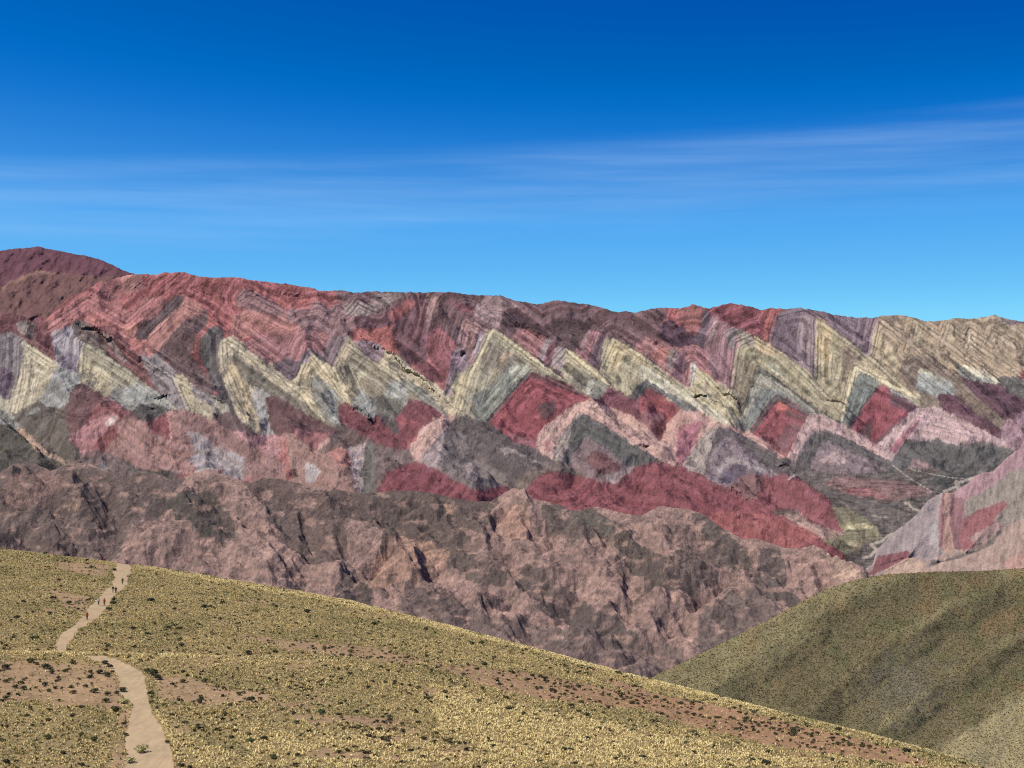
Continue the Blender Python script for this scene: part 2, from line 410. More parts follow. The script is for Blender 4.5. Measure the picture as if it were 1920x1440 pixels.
('C',(150,140,112),[540,570,600,565,700,620,900,760,1100,920,1260,1040,1200,1020,1000,960,940,940,560,1390,500,1390,400,1350,300,1330,210,1180,220,1080,290,960,400,960,440,860]),
('C',(174,158,118),[540,570,600,570,560,700,450,900,380,1060,330,1200,330,1300,290,1320,220,1160,240,1040,300,970,360,1000,440,850,540,640]),
('C',(176,162,120),[600,565,700,620,900,760,1100,920,1250,1035,1150,1000,940,860,740,700,610,620]),
('C',(126,114,98),[580,680,660,760,700,780,780,770,900,840,700,930,560,900,480,860]),
('C',(168,140,108),[640,840,690,780,740,760,780,770,720,820,660,900]),
('C',(120,122,110),[400,1160,560,1080,740,880,850,880,940,930,860,1040,560,1390,490,1390,420,1340]),
('C',(162,160,138),[740,900,860,880,930,920,800,1060,760,1000]),
('C',(86,88,84),[860,1010,940,940,760,1160,560,1400,540,1380,740,1140]),
('C',(142,62,72),[950,940,1060,980,1250,1050,1420,1160,1480,1190,1380,1220,1280,1270,1180,1350,1080,1400,1000,1450,960,1560,800,1600,700,1480,560,1400]),
('C',(108,62,70),[950,940,1250,1050,1440,1170,1300,1130,1000,1020,900,1010]),
('C',(98,66,70),[1000,1240,1160,1200,1180,1280,1060,1380,1000,1330]),
('C',(156,98,98),[780,620,820,560,900,550,1080,640,1060,760,1000,840,900,760]),
('C',(152,130,134),[1060,660,1120,660,1060,860,1000,820]),
('C',(120,72,84),[1100,680,1180,700,1120,880,1050,860]),
('C',(148,130,126),[1170,710,1260,740,1250,850,1240,960,1110,900]),
('C',(160,148,116),[1250,740,1300,750,1450,860,1600,1000,1640,1060,1700,1110,1640,1080,1500,990,1430,1060,1420,1150,1250,1040,1200,960,1240,850]),
('C',(118,112,96),[1340,900,1480,980,1420,1080,1400,1130,1300,1060]),
('C',(180,164,120),[1260,740,1450,860,1640,1060,1500,980,1320,850]),
('C',(124,122,110),[1420,1140,1440,1040,1490,990,1640,1080,1560,1200,1500,1190]),
('C',(160,156,140),[1425,1130,1440,1050,1480,1010,1500,1060,1470,1160]),
('C',(94,70,74),[1120,500,1260,420,1420,440,1500,560,1380,680,1340,780,1260,720,1120,600]),
('C',(152,96,100),[1340,760,1460,560,1560,600,1500,700,1440,860,1380,820]),
('C',(164,134,134),[1380,760,1440,580,1480,560,1400,780]),
('C',(104,80,92),[1460,860,1560,600,1620,640,1580,780,1560,920]),
('C',(160,148,114),[1600,660,1680,645,1800,700,1920,780,2180,970,2400,1160,2600,1340,2740,1430,2640,1400,2380,1230,2200,1200,2060,1090,1960,1060,1900,1100,1860,1190,1700,1110,1600,1000,1560,940,1580,800]),
('C',(178,158,112),[1640,650,1720,660,1920,790,2100,940,1960,880,1800,780,1760,860,1700,960,1640,800]),
('C',(120,66,78),[1490,1190,1560,1190,1640,1080,1780,1160,1920,1250,2040,1300,2100,1500,2000,1500,1860,1300,1640,1260]),
# ---- centre right
('D',(178,170,140),[0,880,100,920,300,1060,460,1160,700,1320,820,1430,700,1400,480,1250,260,1150,60,1010,0,1000]),
('D',(100,100,98),[-20,1060,60,1020,250,1130,460,1250,540,1300,420,1300,300,1200,100,1080,0,1160,-60,1200,-100,1180]),
('D',(142,66,74),[0,1200,60,1090,160,1150,340,1290,300,1330,280,1400,0,1400]),
('D',(90,62,76),[150,600,260,520,340,560,560,720,580,760,480,690,300,720,180,640]),
('D',(138,80,78),[390,400,470,340,560,370,540,560,460,600,400,500]),
('D',(136,68,76),[620,380,770,350,850,325,980,370,1100,390,1100,650,1000,620,860,550,740,490,640,430]),
('D',(152,78,74),[1100,390,1170,370,1300,385,1230,430,1200,600,1160,690,1110,640]),
('D',(148,104,110),[540,560,620,430,700,480,860,560,880,700,850,800,820,1100,700,1000,560,900,420,820,580,740]),
('D',(102,82,94),[520,600,580,420,640,440,600,640,570,750,500,680]),
('D',(174,144,144),[600,680,680,480,710,490,640,660]),
('D',(130,112,112),[760,560,860,560,850,760,800,720]),
('D',(160,100,102),[400,700,560,740,620,800,600,900,720,1040,760,1060,700,1000,440,840]),
('D',(160,104,104),[-40,700,60,640,140,640,330,740,420,820,460,870,440,1000,430,1080,280,1000,100,840,-40,760]),
('D',(184,108,98),[110,760,240,720,270,760,200,860,110,830]),
('D',(136,118,112),[260,740,330,740,280,960,240,900]),
('D',(110,74,88),[330,760,440,860,380,1040,280,980]),
('D',(170,156,118),[460,870,560,960,640,1020,760,1090,830,1180,880,1300,860,1440,740,1330,500,1210,440,1090]),
('D',(170,162,152),[460,870,500,890,500,1010,440,1080]),
('D',(112,90,100),[1310,380,1450,370,1600,470,1580,640,1580,960,1480,920,1300,790,1160,690,1220,450]),
('D',(140,116,120),[1440,400,1600,470,1580,640,1570,960,1480,920,1400,800,1420,600]),
('D',(120,94,102),[1450,370,1700,410,1900,460,2120,460,2120,600,2060,800,1920,700,1800,600,1620,460]),
('D',(142,128,110),[860,570,900,560,1010,620,1030,720,900,700]),
('D',(152,140,106),[850,800,880,700,1030,740,1030,630,1160,700,1300,790,1500,940,1700,1200,1810,1300,1790,1390,1600,1280,1400,1130,1200,1000,1100,920,1060,900,1010,1020,960,1180,910,1320,870,1300,820,1140]),
('D',(132,118,94),[860,800,960,800,1040,900,1000,1040,900,1330,850,1200,830,1060]),
('D',(180,156,112),[1030,630,1160,700,1300,800,1180,800,1060,760]),
('D',(168,164,132),[1120,830,1200,860,1340,1000,1300,1020,1180,940]),
('D',(90,86,78),[900,1330,1000,1060,1060,910,1120,930,1400,1130,1640,1300,1800,1400,1780,1420,1560,1290,1300,1080,1070,950,1020,1060,930,1340]),
('D',(146,142,124),[930,1340,1020,1060,1070,950,1300,1090,1560,1290,1800,1420,1840,1440,1640,1320,1540,1330,1400,1230,1240,1150,1190,1160,1000,1420,940,1490,860,1440,870,1370]),
('D',(120,124,118),[1080,1100,1240,1110,1420,1210,1560,1310,1540,1330,1400,1230,1240,1150,1190,1160,1000,1430,950,1480,960,1350]),
('I',(140,66,74),[980,340,1060,220,1210,20,1260,20,1420,100,1530,180,1500,230,1440,300,1320,560,1180,470,1080,380]),
('I',(94,78,80),[980,340,1210,15,1260,15,1530,175,1510,200,1250,50,1200,80,1020,350]),
('I',(180,86,78),[1200,110,1250,60,1340,120,1240,160]),
('I',(108,74,76),[1300,130,1500,200,1470,230,1320,200]),
('I',(126,80,86),[1200,460,1300,300,1400,240,1440,300,1300,540]),
# ---- right
('E',(154,132,104),[600,170,650,150,880,100,1100,100,1300,100,1640,100,3800,150,3800,560,1920,560,1840,640,1700,700,1540,640,1300,560,1280,700,1300,860,1180,760,960,620,880,700,960,900,860,800,700,640,540,500,560,300]),
('E',(170,150,112),[560,300,640,340,780,520,860,700,740,660,620,560,540,480]),
('E',(172,154,118),[940,220,1000,260,1040,420,1000,440,920,360]),
('E',(172,152,118),[1200,250,1290,330,1300,400,1210,360]),
('E',(172,152,120),[1420,300,1480,320,1480,480,1430,440]),
('E',(170,150,120),[1620,310,1700,340,1840,440,1830,470,1700,380,1640,420]),
('E',(116,98,104),[1700,180,1800,190,1920,210,2000,230,1900,230,1780,240]),
('E',(124,100,110),[150,150,300,170,580,180,560,300,540,480,520,520,300,340,100,200]),
('E',(154,140,106),[50,200,90,180,180,270,520,520,700,640,860,800,960,900,900,870,740,770,600,690,480,600,400,600,340,700,310,900,270,1080,200,1020,100,900,40,700]),
('E',(176,152,106),[50,200,100,190,200,300,190,560,120,560,50,480]),
('E',(130,110,92),[300,400,400,480,480,560,400,580,330,680,310,900,290,700,280,500]),
('E',(188,172,130),[270,1110,310,900,350,700,400,620,480,595,560,640,740,770,860,830,960,890,1000,950,960,960,860,880,720,800,560,700,440,660,390,720,350,860,300,1060]),
('E',(112,118,110),[290,1120,350,860,390,720,450,660,560,720,620,780,560,820,480,940,350,1170]),
('E',(142,144,136),[720,810,860,880,980,970,900,960,760,860]),
('E',(72,72,74),[310,1130,400,1040,500,920,600,780,620,790,560,850,360,1170]),
('E',(146,66,78),[360,1170,480,980,620,785,740,850,880,940,980,970,900,1020,760,1150,580,1330,460,1230]),
('E',(104,68,78),[700,830,980,970,900,1020,720,960]),
('E',(96,70,76),[560,1330,640,1230,820,1090,760,1180,620,1320]),
('E',(98,66,72),[430,1190,520,1090,560,1180,540,1300]),
('E',(120,102,88),[880,500,1100,520,1280,680,1600,960,1740,1110,1640,1130,1400,960,1300,860,1240,760,1000,620,940,640,920,860,880,820,800,640]),
('E',(138,140,134),[990,680,1060,650,1260,740,1310,840,1280,870,1180,840,1060,850,960,780]),
('E',(184,176,142),[980,640,1040,640,1240,750,1140,720,1020,670]),
('E',(104,66,78),[1170,870,1280,870,1400,960,1640,1140,1700,1240,1480,1140,1300,1060,1160,980]),
('E',(128,110,94),[1000,830,1100,900,1170,980,1000,970]),
('E',(134,134,126),[1330,600,1500,660,1620,740,1560,760,1500,780,1380,680]),
('E',(186,178,150),[1340,600,1500,660,1700,760,1640,740,1480,690]),
('E',(102,68,80),[1380,740,1560,750,1700,800,1920,900,2600,1010,2400,1100,1880,1040,1740,1080,1560,940,1420,820]),
('E',(98,96,90),[1700,720,1920,780,2400,860,2400,960,1920,900,1780,840]),
('E',(150,112,122),[1740,1130,1860,1060,1920,1000,2900,1000,2900,1600,1840,1400,1740,1280]),
# ---- pink aprons and dark triangles below the band
('H',(186,142,128),[-60,420,20,260,60,210,260,180,250,220,180,290,110,370,60,450,0,520,-80,600,-120,560]),
('H',(150,130,128),[-60,600,60,440,180,300,150,420,130,560,130,680,0,640]),
('H',(94,82,82),[180,290,260,200,400,210,560,290,800,440,1000,520,1180,610,1020,620,860,720,800,770,740,780,600,640,440,500,300,320]),
('H',(142,126,122),[620,470,760,480,1020,610,940,610,780,520,700,540]),
('H',(114,102,100),[150,420,190,300,300,320,440,500,600,640,740,780,640,830,500,860,400,840,240,760,130,690,130,540]),
('H',(144,126,126),[320,640,400,620,480,700,460,760,380,740]),
('H',(150,90,96),[720,340,950,400,1000,490,820,440]),
('H',(186,142,128),[990,490,1040,370,1100,280,1200,180,1330,90,1430,50,1500,60,1680,150,1860,260,1920,330,2080,470,2250,640,2220,640,2100,590,1920,470,1780,380,1600,260,1420,170,1370,170,1300,250,1200,380,1130,520,1130,580,1060,540]),
('H',(168,106,108),[1060,400,1120,420,1110,500,1060,520]),
('H',(150,132,122),[1370,180,1420,180,1260,460,1270,640,1200,600,1130,560,1200,400]),
('H',(126,102,104),[1440,380,1600,480,1800,640,1880,650,1700,780,1500,780,1360,690,1280,640,1320,520]),
('H',(88,86,84),[1330,240,1400,180,1560,280,1920,490,2100,600,1890,650,1800,640,1600,480,1440,380,1300,560,1260,640,1240,600,1280,400]),
('H',(116,74,76),[1450,540,1540,500,1640,560,1760,660,1620,720,1500,690,1460,620]),
('H',(150,128,126),[1600,760,1780,650,1880,650,1700,790]),
('I',(150,94,98),[0,150,200,180,220,220,170,400,100,330,0,240]),
('I',(182,138,126),[0,230,90,320,160,420,240,380,300,560,320,640,160,580,0,480,-80,300]),
('I',(120,66,70),[100,320,220,210,220,300,170,410]),
('I',(182,136,124),[340,160,420,150,560,160,700,250,780,300,640,260,560,380,440,540,380,640,320,630,200,400,220,330,280,240]),
('I',(160,92,104),[350,280,480,250,580,220,540,320,500,420,440,540,370,640,330,600,330,420]),
('I',(184,138,126),[780,290,860,290,1000,350,1130,420,1300,560,1260,560,1060,430,940,370]),
('I',(152,136,126),[380,640,440,540,560,380,700,280,680,340,620,560,580,700,480,690]),
('I',(130,110,116),[780,380,900,440,1100,620,1220,740,1060,720,960,700,860,720,780,830,700,800,600,770,620,600,700,440]),
('I',(94,84,86),[700,300,780,300,940,380,1100,480,1300,600,1400,720,1280,700,1100,620,900,440,780,380,680,440,620,600,600,700,580,640,640,480]),
('I',(154,140,140),[800,560,900,580,1060,640,1200,720,1000,680,860,620,780,640,700,760,670,790,700,660]),
('I',(94,80,96),[760,700,860,620,980,640,940,700,800,800,700,800]),
('I',(178,142,136),[1520,180,1620,180,1920,320,2100,440,2240,560,2100,480,1900,380,1600,300,1480,400,1400,560,1320,570]),
('I',(126,106,110),[1540,640,1620,460,1700,420,2000,560,2300,720,2100,740,1850,690,1640,680]),
('I',(96,90,90),[1400,600,1480,480,1580,340,1700,330,1900,440,2200,600,2500,760,2560,860,2300,720,2000,560,1700,420,1620,460,1540,640,1500,640]),
('I',(166,136,134),[1600,600,1740,510,1860,560,1840,620,1700,610]),
('E',(178,144,142),[580,1330,700,1220,860,1060,960,980,1140,980,1300,1080,1560,1200,1700,1280,1840,1370,1560,1280,1400,1320,1200,1290,1000,1280,860,1260,740,1440,640,1400]),
('E',(166,98,112),[700,1360,960,1080,1000,1060,940,1160,800,1340,760,1400]),
('J',(94,92,90),[740,290,860,110,1000,130,1140,110,1280,160,1400,150,1560,130,1840,210,1680,370,1380,430,1160,400,1000,370,860,380]),
('J',(150,118,118),[860,380,930,290,1100,350,1160,390,1000,370]),
# ---- valley floor
('J',(98,90,86),[-120,360,0,400,100,440,300,440,700,400,1000,380,1380,430,1700,380,2600,380,2600,1400,440,1400,300,1000,200,700,0,560]),
('J',(80,80,78),[1160,420,1380,430,1560,420,1440,480,1300,560,1180,560,1100,480]),
('J',(130,96,94),[100,510,200,455,300,450,800,490,1000,540,1110,600,840,650,700,660,300,600]),
('J',(142,84,88),[300,560,450,540,700,640,760,670,340,600]),
('J',(118,112,84),[200,720,420,780,600,900,640,1000,460,1060,440,1160,300,1100,100,1020,300,960]),
('J',(122,114,86),[210,730,300,720,380,800,340,860,240,840]),
('J',(158,150,106),[240,870,560,880,560,910,300,940]),
('J',(150,138,104),[150,1020,420,1050,420,1080,200,1060]),
# ---- red foothills
('H',(110,94,86),[800,770,860,720,1020,620,1180,600,1280,650,1500,760,1300,720,1160,690,1040,710,960,780,880,850]),
('H',(132,64,72),[900,860,960,780,1050,700,1180,690,1400,740,1700,820,1800,730,1890,650,2060,600,2240,640,2480,740,2640,830,2880,960,3120,1080,3320,1150,3480,1260,3640,1390,3700,1500,2400,1500,900,1100]),
('I',(152,76,76),[600,1060,800,1040,1160,1080,1480,1180,1600,1300,1400,1380,1160,1400,860,1280,640,1120]),
('I',(138,72,80),[860,840,980,730,1200,760,1260,740,1420,780,1660,900,1720,960,1740,1110,1800,1170,1840,1240,1700,1220,1500,1130,1440,1060,1200,1040,1040,960]),
('I',(130,90,88),[860,840,980,730,1120,760,1060,900,1000,960]),
('I',(98,86,80),[1200,1050,1300,1030,1440,1050,1400,1080,1240,1080]),
('I',(164,128,114),[1240,1080,1440,1080,1560,1180,1800,1230,1840,1260,1700,1300,1560,1240,1360,1140]),
]
RIVER = [('J',[1560,430,1340,500,1310,540,1200,580],3.0),('J',[1310,500,1330,550],5.0),('J',[980,760,920,740,880,690,850,690],2.5),('J',[800,940,700,980,640,1030,540,1060,590,1110,540,1160,480,1180],3.2),
 ('J',[740,350,860,440,1000,530,1100,590],1.3),('I',[1340,760,1400,720],2.0),('J',[560,800,640,820,700,810],1.5),('J',[900,380,1100,430,1280,460,1400,470],1.2)]
CREST = [('A',[190,600,480,860,720,1000,1040,1220,1290,1400]),('A',[560,580,820,700,1180,960,1580,1280]),
 ('A',[680,490,1000,620,1250,780,1560,1000,1920,1200,2240,1430]),('B',[20,590,220,700,740,1100,1130,1400]),
 ('B',[850,740,1080,920,1250,1240,1400,1390]),('B',[1090,615,1180,680,1440,840,1700,1040,1920,1200,2070,1330]),
 ('B',[1340,650,1560,760,1920,1010,2220,1340]),('C',[90,530,330,750]),('C',[340,450,600,565,900,760,1260,1040,1480,1190]),
 ('C',[700,400,900,540,1260,730,1640,1060,2000,1300]),('C',[1300,430,1460,560,1680,645,1920,780,2400,1160,2780,1450]),
 ('D',[140,640,440,840,640,1020,880,1300]),('D',[620,430,860,550,1040,640,1300,790,1500,940,1810,1300]),
 ('D',[480,340,620,430]),('E',[-90,100,90,180,520,520,980,930]),('E',[650,160,740,280,1000,500,1280,700,1740,1110]),
 ('H',[260,200,560,290,800,440,1180,610]),('H',[1400,100,1920,470,2250,640]),('I',[420,160,780,300,1100,450,1400,720]),
 ('I',[1600,180,1920,330,2240,560,2600,780]),('E',[1100,980,1560,1220,1840,1370]),
 ('G',[1700,560,1920,650,2300,840]),('I',[-400,720,0,600,140,600,560,740,960,960,1400,1140,1720,1390]),('I',[980,730,1250,750,1720,960]),
 ('F',[1060,180,1500,150,1920,240]),('G',[650,340,1150,640]),('G',[1180,260,1440,420,1820,610]),
('F',[0,290,330,510]),('B',[310,230,700,430]),('B',[950,350,1200,600]),('B',[1280,310,1560,480])]
GULLY = [('A',[1140,490,1000,300,960,150]),('A',[-100,1100,110,1350,340,1660,630,1800]),('C',[190,1150,300,950,330,750]),('J',[540,1160,780,950,1050,660,1300,540,1700,380]),
 ('J',[-100,360,100,500,500,560]),('I',[760,840,1000,960,1440,1060,1800,1230]),('F',[640,620,1250,690,1560,740]),('G',[0,460,300,700,720,800])]
GUIDE = [('A',[110,1300,190,960,200,680,480,860]),('A',[720,980,740,680,1180,960,1580,1280]),('A',[1700,1320,1560,1000,1920,1210]),
 ('B',[340,1430,110,900,100,660,740,1100,1130,1400]),('B',[920,1320,740,1060,860,740,1250,1240]),('B',[1240,1240,1080,900,1180,680,1700,1040,2070,1330]),
 ('C',[290,1320,400,960,600,565,1260,1040]),('C',[1110,900,1250,740,1640,1060]),('C',[1560,940,1680,645,2180,970,2740,1430]),
 ('D',[430,1080,460,870,880,1300]),('D',[820,1140,880,700,1030,630,1300,790,1810,1300]),('E',[40,700,50,190,520,520,980,930]),
 ('E',[540,480,600,170,1280,700,1740,1110]),('E',[860,480,940,200,1300,460,1700,760]),('E',[1180,420,1240,240,1500,430,1900,700]),
 ('E',[1400,440,1430,280,1640,430]),('E',[1600,400,1640,300,1840,440]),('C',[560,1400,950,940,1480,1190]),('D',[930,1340,1060,910,1560,1290]),
 ('E',[270,1110,400,620,960,900]),('A',[430,550,790,300,1140,490,1640,60]),('A',[1200,760,1640,330,1840,430,2680,1040]),
 ('B',[240,290,310,230,700,430,760,380,950,350,1090,440,1120,370,1200,430,1300,310,1480,400]),('H',[-100,600,180,290,260,200,800,440,1180,610]),
 ('H',[1130,560,1370,170,1920,480,2250,640]),('I',[380,640,700,280,1300,600]),('I',[1400,600,1580,330,2200,600]),('I',[980,340,1230,20,1530,180]),
 ('E',[740,1440,960,1080,1560,1250]),('I',[0,620,320,640,960,960,1600,1290]),('J',[1170,1100,1180,600,1920,200]),('A',[250,620,300,500]),
 ('D',[1160,700,1230,430,1480,370,1620,460]),('E',[520,520,580,180]),('A',[1000,620,1560,1000]),('G',[640,760,620,350,1150,640]),('C',[280,690,340,450,540,570])]
C2 = lambda L_: [tp(t, f) for t, f in L_]

def relief_field(PX, PY, crests, gullies, shift=None, bound=80.0):
    dc = seg_dist(PX, PY, crests[0]) ; dg = np.full(PX.shape, bound ** 2)
    for c in crests[1:]: dc = seg_dist(PX, PY, c, dc)
    for g in gullies: dg = seg_dist(PX, PY, g, dg)
    if shift:
        for c in crests: dg = seg_dist(PX, PY, [(x + shift[0], y + shift[1]) for x, y in c], dg)
    dc = np.sqrt(dc); dg = np.sqrt(dg)
    return dg / (dc + dg + 1e-6)

def crease_field(PX, PY, crests, gullies_, cap):
    """even slopes that rise to the traced divides and fall to the traced gullies, in pixels"""
    dc = np.full(PX.shape, float(cap) ** 2); dg = dc.copy()
    for c in crests: dc = seg_dist(PX, PY, c, dc)
    for g in gullies_: dg = seg_dist(PX, PY, g, dg)
    return 0.5 * (np.sqrt(dg) - np.sqrt(dc))

def coarse(fn, PX, PY, k=3):
    """evaluate a slow field on every k-th row and column and interpolate back"""
    ny, nx = PX.shape
    ji = np.unique(np.append(np.arange(0, ny, k), ny - 1)); ii = np.unique(np.append(np.arange(0, nx, k), nx - 1))
    S = fn(PX[np.ix_(ji, ii)], PY[np.ix_(ji, ii)])
    T = np.stack([np.interp(np.arange(nx), ii, r) for r in S])
    return np.stack([np.interp(np.arange(ny), ji, T[:, c]) for c in range(nx)], 1)

def sheet(name, x0, x1, step, ytop, ybot, ny, Dfn, relief, color, mat, jag=1.0, back=(600, 300), seed=0, dz=None, wide=(1, 1)):
    px = np.arange(x0, x1 + step, step, dtype=float)
    side = (np.arange(1, 46) ** 1.25) * 11.0 + 4                 # the land goes on, more coarsely, past both edges of the view
    px = np.concatenate([x0 - side[::-1]] * wide[0] + [px] + [px[-1] + side] * wide[1]); nx = len(px)
    yt = pl(px, ytop) + jag * (fbm(px / 9.0, px * 0 + seed, 4, seed) * 3.0 + fbm(px / 40.0, px * 0 + 3.3, 2, seed + 2) * 2.0)
    yb = pl(px, ybot)
    t = np.linspace(0, 1, ny)[:, None]
    PX = np.repeat(px[None, :], ny, 0); PY = yb[None, :] + (yt - yb)[None, :] * t
    D = Dfn(PX, PY)
    R, sc = relief(PX, PY)
    edge = np.clip((PY - yt[None, :]) / 10.0, 0, 1)
    D = D - R * sc
    D = D + (1 - edge) ** 2 * sc * 0.25
    V = pix(PX, PY, D)
    PYc = PY
    if dz is not None:
        V[..., 2] += dz(V[..., 0], V[..., 1], PX, PY, yt[None, :])
        PYc = 720 - V[..., 2] / V[..., 1] * F
    C = color(PX, PYc, R)
    # the far side of the hill, falling away behind the crest
    nb = 6; bd, bz = back
    top = V[-1]; extra = []; ec = []
    for k in range(1, nb + 1):
        s = k / nb
        e_ = top.copy(); e_[:, 0] *= 1 + s * bd / top[:, 1]; e_[:, 1] += s * bd
        e_[:, 2] = top[:, 2] * 1.0 - bz * (s ** 1.3) - (0.0)
        extra.append(e_); ec.append(C[-1])
    V = np.concatenate([V.reshape(-1, 3)] + extra); C = np.concatenate([C.reshape(-1, 3)] + ec)
    return V, C, nx, ny + nb, PX, PY

def paint(PX, PY, polys, base, warp=3.0):
    wx = PX + warp * 1.5 * fbm(PX / 14.0, PY / 14.0, 3, 1) + 1.8 * fbm(PX / 4.1, PY / 4.1, 2, 5)
    wy = PY + warp * 1.5 * fbm(PX / 14.0 + 50, PY / 14.0, 3, 2) + 1.8 * fbm(PX / 4.1, PY / 4.1 + 40, 2, 6)
    C = np.empty(PX.shape + (3,)); C[:] = lin(base); M = np.zeros(PX.shape, bool)
    for t, c, f in polys:
        p = tp(t, f); a = np.array(p)
        sel = (wx >= a[:, 0].min()) & (wx <= a[:, 0].max()) & (wy >= a[:, 1].min()) & (wy <= a[:, 1].max())
        idx = np.nonzero(sel.ravel())[0]
        if not len(idx): continue
        m = in_poly(wx.ravel()[idx], wy.ravel()[idx], p)
        C.reshape(-1, 3)[idx[m]] = lin(c); M.ravel()[idx[m]] = True
    # slivers between neighbouring beds belong to the bed beside them
    for it in range(6):
        for ax, sh in ((0, 1), (1, 1), (0, -1), (1, -1)):
            Ms = np.roll(M, sh, ax); Cs = np.roll(C, sh, ax); take = Ms & ~M
            if ax == 0: take[0 if sh == 1 else -1] = False
            else: take[:, 0 if sh == 1 else -1] = False
            C[take] = Cs[take]; M |= take
    # weathering smears the edges of the beds into each other
    B = C.copy()
    for it in range(7):
        B[1:-1] = (B[:-2] + B[1:-1] + B[2:]) / 3; B[:, 1:-1] = (B[:, :-2] + B[:, 1:-1] + B[:, 2:]) / 3
    k = np.clip(0.28 + 0.9 * fbm(PX / 18.0, PY / 18.0, 3, 6), 0.05, 0.8)[..., None]
    return C * (1 - k) + B * k

def strat(PX, PY, guides, freq=1.0):
    d = None
    for g in guides: d = seg_dist(PX, PY, g, d)
    return np.sqrt(d)

RGAIN = 0.80
guides = C2(GUIDE)
def range_color(PX, PY, R):
    C = paint(PX, PY, ROCK, (160, 82, 82))
    t = coarse(lambda a, b: strat(a, b, guides), PX, PY, 2)
    t = t + 3.0 * fbm(PX / 30.0, PY / 30.0, 3, 3) + 0.5 * fbm(PX / 6.0, PY / 6.0, 2, 4)
    lay = 0.40 * perlin(t / 3.2, t * 0 + 0.5, 1) + 0.70 * perlin(t / 5.6, t * 0 + 7.5, 2) + 0.45 * perlin(t / 12.0, PY * 0 + 3.5, 5)
    lay = np.tanh(lay * 5.0) * 0.70
    lay = lay * (0.7 + 0.6 * fbm(PX / 60.0, PY / 60.0, 2, 6))
    hue = perlin(t / 7.5, t * 0 + 21.5, 3)
    blot = fbm(PX / 22.0, PY / 14.0, 5, 4, 0.6)
    fine = fbm(PX / 3.2, PY / 3.2, 3, 2, 0.7)
    low = np.clip((PY - 700) / 120, 0, 1)
    f = 1 + lay * 0.72 * (1 - 0.6 * low) + blot * 0.42 + fine * 0.50
    # dark cracks and rills, drawn as thin dark lines in the rock colour
    u = (PX * 0.86 + PY * 0.50); v = (-PX * 0.50 + PY * 0.86)
    cr = np.clip(ridged(u / 7.0 + 1.5 * fbm(PX / 20, PY / 20, 2, 1), v / 26.0, 3, 3) - 0.74, 0, 1) * 5.0
    u2 = (PX * 0.80 - PY * 0.6); v2 = (PX * 0.6 + PY * 0.80)
    cr2 = np.clip(ridged(u2 / 8.0 + fbm(PX / 17, PY / 17, 2, 6), v2 / 28.0, 3, 6) - 0.74, 0, 1) * 5.0
    msk = np.clip(0.5 + 1.6 * fbm(PX / 70.0, PY / 50.0, 2, 7), 0, 1)
    f = f * (1 - 0.62 * np.clip(cr * msk + cr2 * (1 - msk), 0, 1))
    vf = valley_floor(PX, PY) / 0.6
    f = f * (1 + vf * (0.55 * perlin(PY / 2.6 + 1.5 * fbm(PX / 40, PY / 10, 3, 2), PX / 22.0, 3) + 0.4 * fbm(PX / 14, PY / 4, 4, 5)))
    C = C * np.clip(f, 0.3, 1.9)[..., None]
    C[..., 0] *= 1 + 0.10 * hue; C[..., 2] *= 1 - 0.08 * hue + 0.05 * blot
    for tl, fl, w in RIVER:
        d = np.sqrt(seg_dist(PX, PY, tp(tl, fl))) + 1.2 * perlin(PX / 4.0, PY / 4.0, 2)
        k = np.clip((w - d) / 1.2, 0, 1)[..., None]
        C = C * (1 - k) + lin((164, 152, 136)) * k
    g_ = C @ np.array([.3, .5, .2]); C = (C * 0.64 + g_[..., None] * 0.36 * np.array([1.07, .98, .95])) * np.array([1.0, .97, .92])
    return (C * RGAIN).clip(0.005, 0.9)

crests = C2(CREST); gull = C2(GULLY)
EF, EFA = erode(330, 330, 8.0, 3, K=0.045, uplift=10, iters=34, tilt=(-.05, .10))       # a tile of eroded ground used for small gullies
EF -= fbm(np.arange(330)[None, :] / 90.0 + 0 * EF, np.arange(330)[:, None] / 90.0 + 0 * EF, 1, 1) * 0
def gullies(X, Y, scale, seed=0):
    """height of small branching gullies; scale 1 gives valleys about 350 m apart"""
    per = 2 * 300 * 8.0
    wx = X + 60 * scale * fbm(X / (420 * scale), Y / (420 * scale), 3, seed); wy = Y + 60 * scale * fbm(X / (420 * scale) + 7, Y / (420 * scale), 3, seed + 1)
    tri = lambda a: np.abs((a / scale) % per - per / 2)
    return sample(EF, tri(wx) + 100, tri(wy + 900) + 100, 0, 0, 8.0) * scale
def valley_floor(PX, PY):
    m = in_poly(PX.ravel(), PY.ravel(), tp('J', [-120, 400, 700, 400, 1700, 380, 2200, 700, 2000, 1400, 440, 1400, 300, 1000, 100, 640])).reshape(PX.shape)
    flat = m.astype(float) * 0.6
    for _ in range(60):                    # blend the flat valley floor into the slopes
        flat[1:-1] = (flat[:-2] + flat[1:-1] + flat[2:]) / 3; flat[:, 1:-1] = (flat[:, :-2] + flat[:, 1:-1] + flat[:, 2:]) / 3
    return flat

